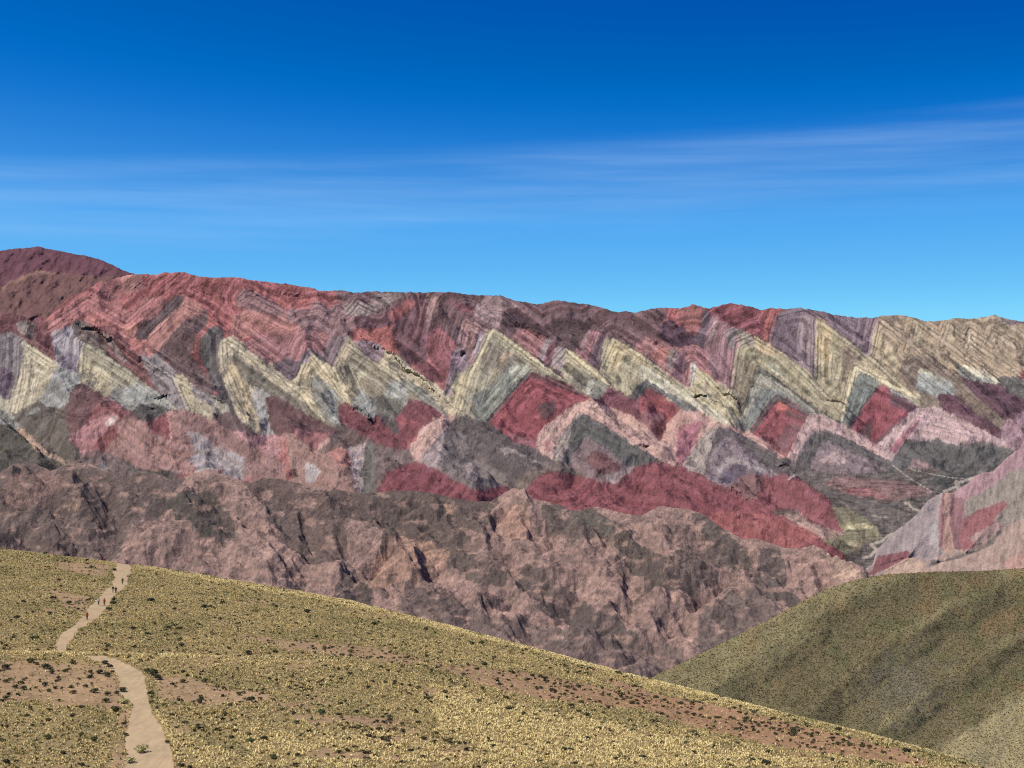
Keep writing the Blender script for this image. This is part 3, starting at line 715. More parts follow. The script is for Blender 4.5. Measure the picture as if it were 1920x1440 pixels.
def range_relief(PX, PY):
    wx = PX + 5 * fbm(PX / 30, PY / 30, 3, 2); wy = PY + 5 * fbm(PX / 30 + 9, PY / 30, 3, 3)
    R = coarse(lambda a, b: relief_field(a, b, crests, gull, (19, -19), 75.0), wx, wy, 2)
    low = np.clip((PY - 850) / 100, 0, 1)
    flat = valley_floor(PX, PY)
    u = (PX * 0.90 + PY * 0.43); v = (-PX * 0.43 + PY * 0.90)
    rill = ridged(u / 13.0 + 1.3 * fbm(PX / 30, PY / 30, 2, 1), v / 40.0, 4, 2, 0.55)
    er = fbm(PX / 26.0, PY / 20.0, 5, 5, 0.55)
    return (R * 1.0 + rill * 0.12 + er * 0.12) * (1 - flat), 84.0
LC = crests + C2([('H',[990,500,1100,290,1430,60]),('H',[-60,600,100,330,260,195]),('I',[330,620,420,160]),('I',[1320,570,1450,380,1600,180]),('E',[640,1400,820,1140,1000,980]),
    ('G',[620,520,650,350]),('G',[1180,260,1000,480]),('I',[860,840,980,730]),('J',[100,510,300,450,800,490,1100,600]),('F',[640,400,920,180])])
LG = gull + C2([('H',[560,260,860,430,980,520,1130,600]),('H',[700,860,800,780,620,640,440,480,330,330]),('H',[1260,640,1500,780,1700,830,1900,780]),('I',[340,650,600,760,700,820,960,970]),
    ('I',[960,350,1160,470,1310,570,1440,700,1640,800]),('E',[500,1270,600,1350,720,1440,800,1500]),('G',[1130,240,1400,420,1600,520,1760,620]),('G',[500,200,560,380,600,420]),('G',[900,480,760,620,700,760]),
    ('G',[300,640,460,560,600,640]),('F',[640,560,900,520,1100,600,1560,740]),('I',[100,430,180,300,240,220]),('H',[1900,330,1760,180]),('I',[1400,1000,1240,900,1200,760]),('H',[1440,560,1600,700,1560,780])])
def range_dz(X3, Y3, PX, PY, yt):
    wx = PX + 6 * fbm(PX / 26, PY / 26, 4, 2, .55); wy = PY + 6 * fbm(PX / 26 + 9, PY / 26, 4, 3, .55)
    cz = coarse(lambda a, b: crease_field(a, b, LC, LG, 58.0), wx, wy, 2) * 2.4 * 0.80 * np.clip((PY - 720) / 60, 0.0, 1)
    cz = cz * np.clip((1100 - PY) / 60, 0, 1) * (1 - 0.8 * valley_floor(PX, PY) / 0.6)
    f = np.clip((PY - yt) / 14.0, 0, 1) * (1 - 0.8 * valley_floor(PX, PY))
    rot = lambda a: (X3 * math.cos(a) + Y3 * math.sin(a), -X3 * math.sin(a) + Y3 * math.cos(a))
    return cz + f * (gullies(*rot(0.4), 0.50, 2) * 0.55 + gullies(*rot(-0.3), 0.17, 4) * 0.6)

def rD(PX, PY):
    return np.interp(PY, [400, 560, 700, 800, 900, 1000, 1120], [8000, 7700, 7000, 6400, 5750, 5150, 4600]) + 0 * PX

rock_mat = terrain_mat('layered rock', [(0.018, 1.0), (0.07, 0.8), (0.22, 0.5)], (0.7, 7.0), var=0.28)
SKYLINE = [(-1500,655),(-900,628),(-600,640),(-300,600),(0,589.6),(25,588),(42,591),(60,601),(71,594),(87,597),(108,577),(125,560),(146,551),(173,537),(187,527),(212,523),(229,519),(250,513.5),
 (262,515),(292,515),(308,511),(342,510),(367,517),(396,520),(450,521),(485,527),(520,531),(570,537),(600,545),(640,545),(670,549),(705,547),(770,547),(800,548),
 (845,547),(870,552),(915,553),(940,555),(965,564),(1008,571),(1040,562),(1078,568),(1120,574),(1160,586),(1172,584),(1190,587),(1230,578),(1280,577),(1298,570),(1330,578),(1372,568),
 (1400,573),(1427,581),(1445,577),(1475,580),(1502,577),(1545,585),(1600,596),(1640,596),(1656,591),(1702,592),(1738,602),(1775,601),(1792,597),(1815,598),(1850,594),(1864,591),(1890,598),(1920,603),(2050,596),(2220,610),(2600,640),(3000,625),(3700,690)]
V, C, nx, ny, _, _ = sheet('mountain', -240, 2180, 1.45, SKYLINE, [(-300, 1110), (2300, 1110)], 400, rD, range_relief, range_color, rock_mat, 1.0, (900, 500), 1, dz=range_dz)
o = grid_mesh('mountain', V, nx, ny, C, rock_mat)
tag(o, 'long mountain range of zigzag red, yellow and grey rock bands', kind='structure')

# ---- the high dark summit behind the left end of the range
FARP = [('A',(106,78,74),[-1500,300,0,220,340,60,500,80,940,110,1200,150,1200,700,-1500,700]),
 ('A',(130,100,88),[0,200,200,90,340,40,500,70,400,72,340,62,180,120,0,225]),
 ('A',(98,66,72),[-1500,-100,300,-200,1200,0,1000,60,600,40,340,30,0,160,-1500,200])]
def far_color(PX, PY, R):
    C = paint(PX, PY, FARP, (106, 68, 78), 4)
    f = 1 + 0.3 * fbm(PX / 20, PY / 14, 4, 2) + 0.22 * fbm(PX / 3, PY / 3, 2, 5)
    return C * RGAIN * f[..., None]
def far_relief(PX, PY):
    return ridged((PX + PY * 0.8) / 70.0, (PY - PX * .4) / 110.0, 5, 4, 0.5) + 0.4 * fbm(PX / 20, PY / 20, 4, 3), 110.0
V, C, nx, ny, _, _ = sheet('summit', -300, 420, 1.8, [(-1500,560),(-800,520),(-300,505),(-100,480),(0,470),(25,467),(45,466),(72,462),(95,468),(120,472),(160,479),(190,487),(215,499),(245,512),(300,522),(420,545)],
    [(-300, 690), (420, 690)], 130, lambda X, Y: np.interp(Y, [460, 690], [10400, 8500]) + 0 * X, far_relief, far_color, rock_mat, 0.7, (900, 400), 3, wide=(1, 0))
o = grid_mesh('mountain', V, nx, ny, C, rock_mat)
tag(o, 'dark maroon rounded summit behind the left end of the banded range', kind='structure')

# ---- the pink and grey spur on the right of the valley
RSL = [('J',(146,130,130),[620,1120,780,930,940,800,1060,620,1170,600,1170,1000,1100,1160,860,1100]),
('J',(156,146,144),[1060,900,1140,860,1150,1120,1080,1060]),
('J',(142,90,98),[1170,680,1200,590,1200,900,1160,1100,1150,900]),('J',(174,130,114),[1200,590,1260,600,1250,800,1240,1060,1180,1100,1200,900]),
('J',(132,90,96),[1260,600,1380,600,1360,850,1380,1020,1360,1080,1280,920,1250,760]),
('J',(160,120,126),[1290,560,1500,390,1640,360,1860,170,2300,100,2300,300,1920,350,1760,440,1560,580,1400,650,1290,640]),
('J',(140,128,116),[1380,680,1560,590,1760,440,1920,370,3100,300,3100,830,1920,830,1800,840,1640,840,1760,700,1700,680,1540,740,1400,800]),
('J',(146,84,88),[1360,860,1540,740,1740,670,1770,700,1720,760,1640,840,1640,900,1480,960,1500,1060,1380,1110,1340,1000]),
('J',(158,124,118),[1420,1000,1640,880,1700,860,1560,1020,1480,1080]),
('J',(160,132,118),[1180,1180,1500,1080,1920,840,3100,840,3100,1500,1000,1500]),
('J',(106,98,92),[1100,1240,1300,1170,1500,1110,1700,960,1640,1060,1400,1170]),
('J',(172,128,112),[1700,1240,1920,1120,1920,1280,1800,1300]),
('J',(130,74,82),[580,1220,860,1130,860,1180,640,1260]),('J',(174,142,120),[860,1200,1000,1290,700,1290])]
def rsl_color(PX, PY, R):
    C = paint(PX, PY, RSL, (146, 122, 120), 2.5)
    t = PX + 0.15 * PY + 3 * fbm(PX / 20, PY / 40, 3, 2)
    f = 1 + 0.20 * perlin(t / 5.0, PY / 60, 1) + 0.25 * fbm(PX / 12, PY / 12, 4, 3) + 0.3 * fbm(PX / 3, PY / 3, 2, 4)
    u = PX * 0.8 + PY * 0.6; v = -PX * 0.6 + PY * .8
    cr = np.clip(ridged(u / 9.0, v / 24.0, 3, 3) - 0.82, 0, 1) * 3.0
    C = C * np.clip(f * (1 - 0.5 * cr.clip(0, 1)), .35, 1.8)[..., None]; g_ = C @ np.array([.3, .5, .2])
    return (C * .66 + g_[..., None] * .34 * np.array([1.06, .99, .95])) * RGAIN * 1.02 * np.array([1.02, .98, .92])
rs_c = C2([('J', [1180, 590, 1180, 900, 1140, 1200]), ('J', [1560, 400, 1400, 650, 1380, 900]), ('J', [1920, 560, 1600, 900, 1400, 1120]), ('J', [700, 1280, 860, 1200, 960, 1060, 1060, 700])])
rs_g = C2([('J', [1290, 590, 1290, 900, 1360, 1090]), ('J', [1100, 1250, 1500, 1120, 1800, 900]), ('J', [600, 1260, 900, 1170, 1100, 1180])])
def rsl_relief(PX, PY):
    R = coarse(lambda a, b: relief_field(a, b, rs_c, rs_g, None, 60.0), PX, PY, 2)
    return R + 0.16 * ridged(PX / 16.0, PY / 30.0, 4, 2) + 0.25 * fbm(PX / 18, PY / 18, 4, 4) + gullies(PX * 1.6 + PY * .5, PY * 1.6 - PX * .5, 0.12, 3) / 60.0, 22.0
V, C, nx, ny, _, _ = sheet('spur', 1610, 2180, 1.6, [(1610,1075),(1637,1056),(1645,1029),(1682,994),(1716,967),(1741,937),(1766,923),(1789,923),(1812,908),(1832,890),(1845,885),(1862,883),(1874,871),(1891,856),(1908,844),(1920,840),(2180,760),(2600,700),(3600,560)],
    [(1600, 1150), (2200, 1150)], 200, lambda X, Y: np.interp(Y, [740, 880, 1070, 1150], [5100, 4750, 4250, 4050]) + 0 * X, rsl_relief, rsl_color, rock_mat, 0.8, (300, 260), 5, wide=(0, 1))
o = grid_mesh('mountain', V, nx, ny, C, rock_mat)
tag(o, 'pink and grey rocky spur with scree on the right of the dry river', kind='structure')

# ---- brown badlands in front of the range
BC = C2([('K',[-300,400,0,330,160,290,420,330]),('K',[-200,640,0,560,170,480,260,480,400,560]),('K',[0,480,190,400,260,370,430,480,490,580]),
 ('K',[1020,160,920,300,760,440,660,640]),('K',[920,300,1130,420,1290,480]),('K',[560,700,820,590,1000,530,1180,490,1300,490,1450,560,1700,640,1920,740]),
 ('K',[1000,160,1200,190,1500,370,1700,540,1800,600]),('K',[1450,560,1150,700]),('K',[1700,640,1500,800]),('K',[400,120,420,260,330,330]),
 ('L',[-100,180,300,180,500,200,750,240,930,200,1050,200]),('L',[930,200,840,320,720,430]),('L',[1000,210,1150,260,1400,420,1520,410,1600,560,1560,800]),
 ('L',[1510,420,1300,480,1050,620]),('L',[1560,440,1700,560,1920,700]),('L',[60,330,180,460]),('L',[120,640,270,450,400,470]),('L',[200,690,480,480,600,510]),
 ('L',[560,500,760,590,940,690,1090,800]),('L',[940,690,700,880]),('L',[340,830,620,860,860,920,1100,960,1320,1030,1620,1080]),('L',[1420,930,1300,1030]),
 ('L',[60,680,340,710,520,800,760,890]),('L',[1560,800,1450,900]),('L',[1920,740,1700,900,1620,980]),('L',[900,340,940,520]),
 ('M',[90,310,270,440,520,500,740,490,860,590,960,690,1010,760]),('M',[90,310,0,400,-120,440]),('M',[740,490,620,540,560,600]),('M',[230,580,0,700]),('M',[230,580,420,640]),
 ('M',[440,660,250,800,100,950]),('M',[440,660,640,830]),('M',[400,790,520,880]),('M',[760,600,600,760]),('M',[-40,820,0,760]),('M',[-200,1200,0,1110,200,1060])])
BG = C2([('K',[400,120,600,250,680,400,640,600,660,720]),('K',[300,340,400,440,470,580,520,660]),('K',[1210,320,1310,490,1340,470,1420,400]),('K',[1440,200,1600,400,1750,540,1780,600]),
 ('K',[1700,420,1780,580,1900,620]),('K',[-100,450,100,440,190,520]),('K',[820,140,900,250,700,420]),('K',[660,700,1000,640,1160,560]),
 ('L',[100,260,380,440,560,500]),('L',[860,230,720,380,680,500,700,560]),('L',[890,340,960,600,970,660,1000,680]),('L',[1240,380,1140,500,970,650]),
 ('L',[1000,670,1100,790,1300,860,1500,960,1640,1050,1760,1085,1900,1100]),('L',[350,720,520,760,760,890]),('L',[1290,800,1160,780]),('L',[1640,900,1600,780,1640,600]),
 ('L',[840,860,1000,760]),('L',[340,470,120,700]),('L',[600,520,420,700]),('L',[1100,960,1260,890,1500,960]),('L',[1200,260,1480,440]),
 ('M',[520,510,530,600,590,690,540,780]),('M',[200,460,330,600,440,640]),('M',[120,760,300,680,420,650]),('M',[0,900,90,1000,160,1060]),('M',[600,690,620,820]),('M',[-30,300,240,560])])
BTOP = [(-1500,900),(-900,868),(-300,880),(0,885),(28,869),(60,867),(95,882),(128,871),(162,866),(196,882),(238,893),(262,883),(298,889),(330,903),(360,888),(392,879),(430,894),(470,905),(505,893),(540,902),(600,915),(680,925),(715,923),(745,919),(800,922),(835,930),(870,938),(920,940),(945,925),(962,915),(985,920),(1000,935),(1040,944),
 (1075,958),(1120,950),(1150,958),(1200,968),(1240,948),(1290,955),(1320,965),(1345,985),(1390,1010),(1420,1010),(1470,1027),(1500,1028),(1526,1021),(1560,1045),(1590,1068),(1625,1085),(1680,1095),(1900,1120),(3600,1240)]
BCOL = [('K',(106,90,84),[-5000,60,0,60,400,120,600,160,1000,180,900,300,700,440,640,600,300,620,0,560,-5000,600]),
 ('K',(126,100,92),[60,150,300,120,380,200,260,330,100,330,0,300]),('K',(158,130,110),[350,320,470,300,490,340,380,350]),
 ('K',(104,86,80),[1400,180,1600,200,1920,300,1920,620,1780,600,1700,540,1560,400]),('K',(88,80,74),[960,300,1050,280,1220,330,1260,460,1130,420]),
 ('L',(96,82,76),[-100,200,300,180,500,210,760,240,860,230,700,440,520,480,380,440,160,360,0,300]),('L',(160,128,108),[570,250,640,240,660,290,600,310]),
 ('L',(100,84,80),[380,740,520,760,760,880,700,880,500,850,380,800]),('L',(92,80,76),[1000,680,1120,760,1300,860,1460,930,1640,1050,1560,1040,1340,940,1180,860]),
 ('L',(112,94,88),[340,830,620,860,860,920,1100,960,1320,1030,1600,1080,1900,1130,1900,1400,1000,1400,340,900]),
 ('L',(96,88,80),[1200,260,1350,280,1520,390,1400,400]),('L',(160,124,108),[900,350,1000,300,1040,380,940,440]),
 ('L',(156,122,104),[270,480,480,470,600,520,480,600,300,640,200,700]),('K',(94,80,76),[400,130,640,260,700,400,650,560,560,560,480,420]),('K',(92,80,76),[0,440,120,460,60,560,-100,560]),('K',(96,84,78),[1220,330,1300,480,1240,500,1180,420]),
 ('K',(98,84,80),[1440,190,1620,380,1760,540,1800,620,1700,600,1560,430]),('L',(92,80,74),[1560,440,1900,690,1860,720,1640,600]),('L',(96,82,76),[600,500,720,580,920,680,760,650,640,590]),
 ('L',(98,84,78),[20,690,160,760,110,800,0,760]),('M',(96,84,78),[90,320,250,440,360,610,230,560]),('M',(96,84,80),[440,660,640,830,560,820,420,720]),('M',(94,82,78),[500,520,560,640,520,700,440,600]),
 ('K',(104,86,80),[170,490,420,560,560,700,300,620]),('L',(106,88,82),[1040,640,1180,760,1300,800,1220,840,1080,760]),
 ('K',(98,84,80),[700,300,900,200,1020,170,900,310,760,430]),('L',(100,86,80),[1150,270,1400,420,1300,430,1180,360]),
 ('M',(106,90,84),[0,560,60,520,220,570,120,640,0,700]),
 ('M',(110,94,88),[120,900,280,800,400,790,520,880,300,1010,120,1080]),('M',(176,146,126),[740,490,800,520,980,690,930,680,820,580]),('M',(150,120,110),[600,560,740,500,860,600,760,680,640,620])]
def bad_color(PX, PY, R):
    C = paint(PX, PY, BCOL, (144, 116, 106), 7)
    n = fbm(PX / 60.0, PY / 45.0, 4, 3)
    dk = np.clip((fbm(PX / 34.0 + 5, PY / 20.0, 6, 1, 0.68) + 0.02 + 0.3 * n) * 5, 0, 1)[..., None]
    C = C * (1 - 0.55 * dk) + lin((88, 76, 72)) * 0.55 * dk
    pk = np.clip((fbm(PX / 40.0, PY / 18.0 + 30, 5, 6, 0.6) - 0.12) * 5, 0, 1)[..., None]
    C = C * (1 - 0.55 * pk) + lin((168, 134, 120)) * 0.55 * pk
    u = PX * 0.80 - PY * 0.60; v = PX * 0.6 + PY * .8
    w = 2.0 * fbm(PX / 30, PY / 30, 3, 5)
    st = perlin(v / 4.0 + w, u / 60.0, 4) * 0.6 + perlin(v / 9.0 + w, u / 90.0, 5) * 0.4
    sel = np.clip(0.5 + 2.5 * fbm(PX / 80, PY / 60, 2, 7), 0, 1)
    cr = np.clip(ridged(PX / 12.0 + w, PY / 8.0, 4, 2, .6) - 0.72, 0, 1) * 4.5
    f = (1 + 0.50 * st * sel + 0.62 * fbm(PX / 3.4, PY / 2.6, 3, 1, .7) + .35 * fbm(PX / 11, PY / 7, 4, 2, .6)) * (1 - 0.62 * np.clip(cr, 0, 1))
    C = C * np.clip(f, .3, 1.9)[..., None]; g_ = C @ np.array([.3, .5, .2]); C = C * 0.82 + g_[..., None] * 0.12 * np.array([1.1, 1, .95])
    return C * RGAIN * 1.05 * np.array([1.0, .98, .945])
def bD(X, Y): return np.interp(Y, [840, 1340], [4150, 3050]) + 0 * X
def bad_relief(PX, PY):
    return 0.5 * fbm(PX / 30, PY / 20, 4, 4, .6), 10.0
def bad_dz(X, Y, PX, PY, yt):
    wx = PX + 9 * fbm(PX / 30, PY / 30, 4, 2, .55); wy = PY + 9 * fbm(PX / 30 + 9, PY / 30, 4, 3, .55)
    z = coarse(lambda a, b: crease_field(a, b, BC, BG, 90.0), wx, wy, 2) * 1.35 * 1.1
    rot = lambda a: (X * math.cos(a) + Y * math.sin(a), -X * math.sin(a) + Y * math.cos(a))
    z = z + gullies(*rot(0.85), 0.42, 3) * 0.62 + gullies(*rot(0.95), 0.13, 5) * 1.15 + 1.0 * fbm(PX / 8, PY / 8, 3, 4, .6)
    f = np.clip((PY - yt) / 34.0, 0.0, 1)
    return z * f * f * (3 - 2 * f)
bad_mat = terrain_mat('brown badland rock', [(0.03, 1.0), (0.11, 0.8), (0.35, 0.5)], (0.7, 3.5), var=0.32)
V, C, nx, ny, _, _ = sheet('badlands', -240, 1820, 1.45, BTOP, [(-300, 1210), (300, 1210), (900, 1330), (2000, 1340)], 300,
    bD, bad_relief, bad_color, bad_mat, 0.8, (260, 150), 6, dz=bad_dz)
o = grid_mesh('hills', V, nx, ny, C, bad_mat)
tag(o, 'furrowed brown and pink badland hills below the banded range', kind='structure')

# ---- base ground under everything, out past the mountains
g = np.linspace(-1, 1, 61); GX, GY = np.meshgrid(g * 30000, np.linspace(-4000, 42000, 61))
GZ = -900 + 30 * fbm(GX / 4000, GY / 4000, 3, 1)
cc = np.empty(GX.shape + (3,)); cc[:] = lin((118, 98, 90)) * RGAIN
o = grid_mesh('ground', np.stack([GX, GY, GZ], -1).reshape(-1, 3), 61, 61, cc.reshape(-1, 3), rock_mat)
tag(o, 'brown desert ground stretching away under the hills', kind='structure')
# ------------------------------------------------------------------ grassy slopes
def scatter(V, C, nx, ny, wt, n, rng, rows=None):
    """n random points on a grid surface, spread by true area times a weight per vertex"""
    G = V.reshape(ny, nx, 3)
    a = G[:-1, :-1]; b = G[:-1, 1:]; d = G[1:, :-1]
    area = np.linalg.norm(np.cross(b - a, d - a), axis=-1) * wt[:-1, :-1]
    p = area.ravel() / area.sum()
    k = rng.choice(len(p), n, p=p); j, i = np.divmod(k, nx - 1)
    u = rng.random(n)[:, None]; v = rng.random(n)[:, None]
    def bl(A):
        return (A[j, i] * (1 - u) + A[j, i + 1] * u) * (1 - v) + (A[j + 1, i] * (1 - u) + A[j + 1, i + 1] * u) * v
    return bl(G), bl(C.reshape(ny, nx, 3)), j + v[:, 0], i + u[:, 0]

def tufts(name, P, size, col, mat, rng, blades=9, up=(0.45, 0.95)):
    """tussocks: each a dome of broad blades that lean outwards from one root"""
    n = len(P); m = blades
    th = rng.random((n, m)) * 2 * np.pi
    lean = rng.uniform(0.2, 1.35, (n, m))
    ln = size[:, None] * rng.uniform(0.7, 1.15, (n, m))
    wd = ln * rng.uniform(0.16, 0.30, (n, m))
    h = ln * np.cos(lean); r = ln * np.sin(lean) * 0.8
    dx, dy = np.cos(th), np.sin(th)
    base = P[:, None, :] + np.stack([dx * size[:, None] * .10, dy * size[:, None] * .10, 0 * dx - size[:, None] * 0.06], -1)
    ws = np.stack([-dy * wd, dx * wd, 0 * dx], -1)
    mid = base + np.stack([dx * r * .55, dy * r * .55, h * .8], -1)
    tip = base + np.stack([dx * r, dy * r, h * 0.92], -1)
    A = base - ws * .35; B = base + ws * .35; Cc = mid + ws * .6; Dd = mid - ws * .6
    V = np.stack([A, B, Cc, Dd, tip], 2).reshape(-1, 3)
    k = (np.arange(n * m) * 5)[:, None]
    q = np.concatenate([k + np.array([0, 1, 2]), k + np.array([0, 2, 3]), k + np.array([3, 2, 4])])
    c = np.repeat(col * 1.0, m, 0) * rng.uniform(0.82, 1.15, (n * m, 1))
    cc = np.stack([c, c, c, c, c], 1).reshape(-1, 3)
    return raw_mesh(name, V, q, cc, mat, False)

def leaf_mat(name, transl=0.25):
    m = bpy.data.materials.new(name); m.use_nodes = True
    t = m.node_tree; b = t.nodes['Principled BSDF']; b.inputs['Roughness'].default_value = 0.7
    b.inputs['Specular IOR Level'].default_value = 0.15
    at = t.nodes.new('ShaderNodeAttribute'); at.attribute_name = 'Col'
    n = t.nodes.new('ShaderNodeTexNoise'); n.inputs['Scale'].default_value = 9.0
    co = t.nodes.new('ShaderNodeTexCoord'); t.links.new(co.outputs['Object'], n.inputs['Vector'])
    mr = t.nodes.new('ShaderNodeMapRange'); mr.inputs['To Min'].default_value = 0.65; mr.inputs['To Max'].default_value = 1.35
    t.links.new(n.outputs[0], mr.inputs[0])
    vm = t.nodes.new('ShaderNodeVectorMath'); vm.operation = 'SCALE'
    t.links.new(at.outputs['Color'], vm.inputs[0]); t.links.new(mr.outputs[0], vm.inputs['Scale']); t.links.new(vm.outputs[0], b.inputs['Base Color'])
    tr = t.nodes.new('ShaderNodeBsdfTranslucent'); t.links.new(vm.outputs[0], tr.inputs[0])
    mx = t.nodes.new('ShaderNodeMixShader'); mx.inputs[0].default_value = transl
    t.links.new(b.outputs[0], mx.inputs[1]); t.links.new(tr.outputs[0], mx.inputs[2])
    t.links.new(mx.outputs[0], t.nodes['Material Output'].inputs[0])
    return m
grass_mat = leaf_mat('dry bunch grass', 0.2)
soil_mat = terrain_mat('stony soil', [(0.6, 1.0), (2.5, 0.8), (9.0, 0.6)], (0.8, 0.12), var=0.30)
GG = 0.66          # sunlit grass and soil: surface colour against the colour seen in full sun

# ---- right hill
RTOP = [(1080,1345),(1180,1292),(1215,1275),(1260,1252),(1300,1233),(1370,1198),(1440,1163),(1500,1130),(1545,1106),(1600,1088),(1660,1077),(1760,1072),(1840,1071),(1920,1066),(2250,1048),(2700,1060),(3700,1130)]
RC = C2([('P',[1450,1345,1540,1285,1600,1238,1690,1180,1800,1130,1920,1090]),('P',[1720,1430,1820,1350,1900,1305,2000,1260]),('P',[1215,1280,1300,1240,1440,1170,1560,1105,1700,1080]),
         ('P',[1620,1400,1700,1330,1790,1270,1920,1190,2050,1120]),('P',[1330,1300,1400,1240,1500,1180])])
RG = C2([('P',[1400,1330,1475,1310,1545,1250,1640,1180,1720,1130]),('P',[1560,1370,1640,1290,1760,1210,1900,1130]),('P',[1690,1410,1760,1350,1850,1280,1960,1210])])
def rh_relief(PX, PY):
    wx = PX + 8 * fbm(PX / 40, PY / 40, 2, 2); wy = PY + 8 * fbm(PX / 40 + 9, PY / 40, 2, 3)
    R = coarse(lambda a, b: crease_field(a, b, RC, RG, 90.0), wx, wy, 2) / 60.0 + 0.55
    B = pix(PX, PY, 900.0)
    return R + 0.25 * fbm(PX / 60, PY / 40, 4, 4) + gullies(B[..., 0] * .7 + B[..., 2], B[..., 0] - B[..., 2] * .7, 0.16, 3) / 12.0 * 0.14, 15.0
def rh_color(PX, PY, R):
    C = np.empty(PX.shape + (3,)); C[:] = lin((112, 100, 66))
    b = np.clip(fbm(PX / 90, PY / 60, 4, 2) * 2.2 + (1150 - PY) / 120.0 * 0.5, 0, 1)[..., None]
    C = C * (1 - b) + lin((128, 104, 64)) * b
    g = np.clip(fbm(PX / 50 + 9, PY / 50, 4, 5) * 2.5, 0, 1)[..., None]
    C = C * (1 - g) + lin((100, 96, 60)) * g
    gr = np.clip(1.1 - np.hypot((PX - 1700) / 90, (PY - 1290) / 80) + 1.2 * fbm(PX / 25, PY / 25, 4, 3), 0, 1)[..., None] * 0.5
    C = C * (1 - gr) + lin((112, 106, 92)) * gr
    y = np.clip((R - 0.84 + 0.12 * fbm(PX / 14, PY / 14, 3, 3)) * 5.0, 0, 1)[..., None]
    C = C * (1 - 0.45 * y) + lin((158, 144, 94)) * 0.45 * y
    br = np.clip(((PY - 1412) + (PX - 1735) * 0.62 + 10 * fbm(PX / 20, PY / 20, 3, 1)) / 14.0, 0, 1)[..., None] * (PX > 1650)[..., None]
    C = C * (1 - 0.7 * br) + lin((168, 152, 104)) * 0.7 * br
    g_ = C @ np.array([.3, .5, .2]); C = C * .8 + g_[..., None] * .2
    return C * GG * (1.1 + 0.5 * fbm(PX / 5, PY / 5, 3, 2))[..., None]
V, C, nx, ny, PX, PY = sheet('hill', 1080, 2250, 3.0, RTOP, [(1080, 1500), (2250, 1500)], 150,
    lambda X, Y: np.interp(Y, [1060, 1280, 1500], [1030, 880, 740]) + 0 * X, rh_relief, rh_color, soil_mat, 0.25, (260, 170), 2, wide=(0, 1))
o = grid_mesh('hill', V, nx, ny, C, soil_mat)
tag(o, 'dark olive grassy hill at the lower right', kind='structure')
rng = np.random.default_rng(5)
vis = ((PX > 1150) & (PX < 2200) & (PY < 1470)).astype(float)
wt = np.zeros((ny, nx)); wt[:PX.shape[0]] = vis; wt[PX.shape[0]:PX.shape[0] + 1] = vis[-1]
P, Cc, _, _ = scatter(V, C, nx, ny, wt, 128000, rng)
sz = rng.uniform(0.42, 0.95, len(P))
k = rng.random(len(P))
tc_ = np.where((k < 0.26)[:, None], Cc * 0.22, np.where((k < 0.50)[:, None], Cc * 1.55 * np.array([1.02, 1.0, .90]), Cc * 0.95))
o = tufts('grass', P, sz, tc_ * 1.75 * np.array([1.03, 1, .92]), grass_mat, rng, 7)
tag(o, 'dense dark olive bunch grass covering the right hill', kind='stuff')

# ---- near slope with the path
CREST_Y = [(-900,960),(-300,1002),(0,1029),(60,1036),(130,1045),(190,1052),(245,1059),(300,1066),(400,1082),(500,1099),(640,1124),(760,1153),(880,1184),(1000,1216),(1110,1247),(1225,1277),(1350,1308),(1500,1346),(1610,1373),(1720,1402),(1800,1426),(1900,1462),(2300,1600),(2900,1800)]
CREST_D = [(-900,480),(0,430),(245,412),(640,362),(1000,312),(1225,282),(1500,240),(1720,208),(1900,188),(2300,160),(2900,130)]
pxs = np.concatenate([np.arange(-900, -240, 20.0), np.arange(-240, 2160, 1.8), np.arange(2160, 2900, 20.0)])
nx = len(pxs)
yc = pl(pxs, CREST_Y) + 1.2 * fbm(pxs / 60, pxs * 0, 3, 1); dc_ = pl(pxs, CREST_D)
yd = 1231 + (pxs - 150) * 0.012 + 3 * fbm(pxs / 120, pxs * 0 + 4, 2, 3)         # top of the near swell, where the path drops out of sight
NB = 420
u = np.linspace(0, 1, NB)[:, None]
YB = 1640.0; DB = 128.0
s = np.sin(u ** 0.9 * np.pi / 2) ** 0.93
base_y = YB + (yc - YB)[None, :] * s
w_ = (YB - base_y) / (YB - yc)[None, :]
D = 1 / (1 / DB + (1 / dc_ - 1 / DB)[None, :] * w_)
D = D + 10.0 * (u ** 40)
# the swell: a low crest with a hidden dip behind it, strongest at the left
amp = np.clip((980 - pxs) / 700, 0, 1) * np.clip((pxs + 700) / 300, 0, 1) * (yc < 1190)
PYf = base_y.copy()
d0 = (base_y - yd[None, :])
lift = 9.0 * np.exp(-((d0 - 6) / 9.0) ** 2) - 11.0 * np.exp(-((d0 + 9) / 6.0) ** 2)
PYf -= lift * amp[None, :]
PXf = np.repeat(pxs[None, :], NB, 0)
V = pix(PXf, PYf, D)
V[..., 2] += 0.35 * fbm(V[..., 0] / 14.0, V[..., 1] / 14.0, 4, 2) * np.clip((1 - u) * 6, 0, 1) + 0.06 * fbm(V[..., 0] / 1.6, V[..., 1] / 1.6, 3, 3)
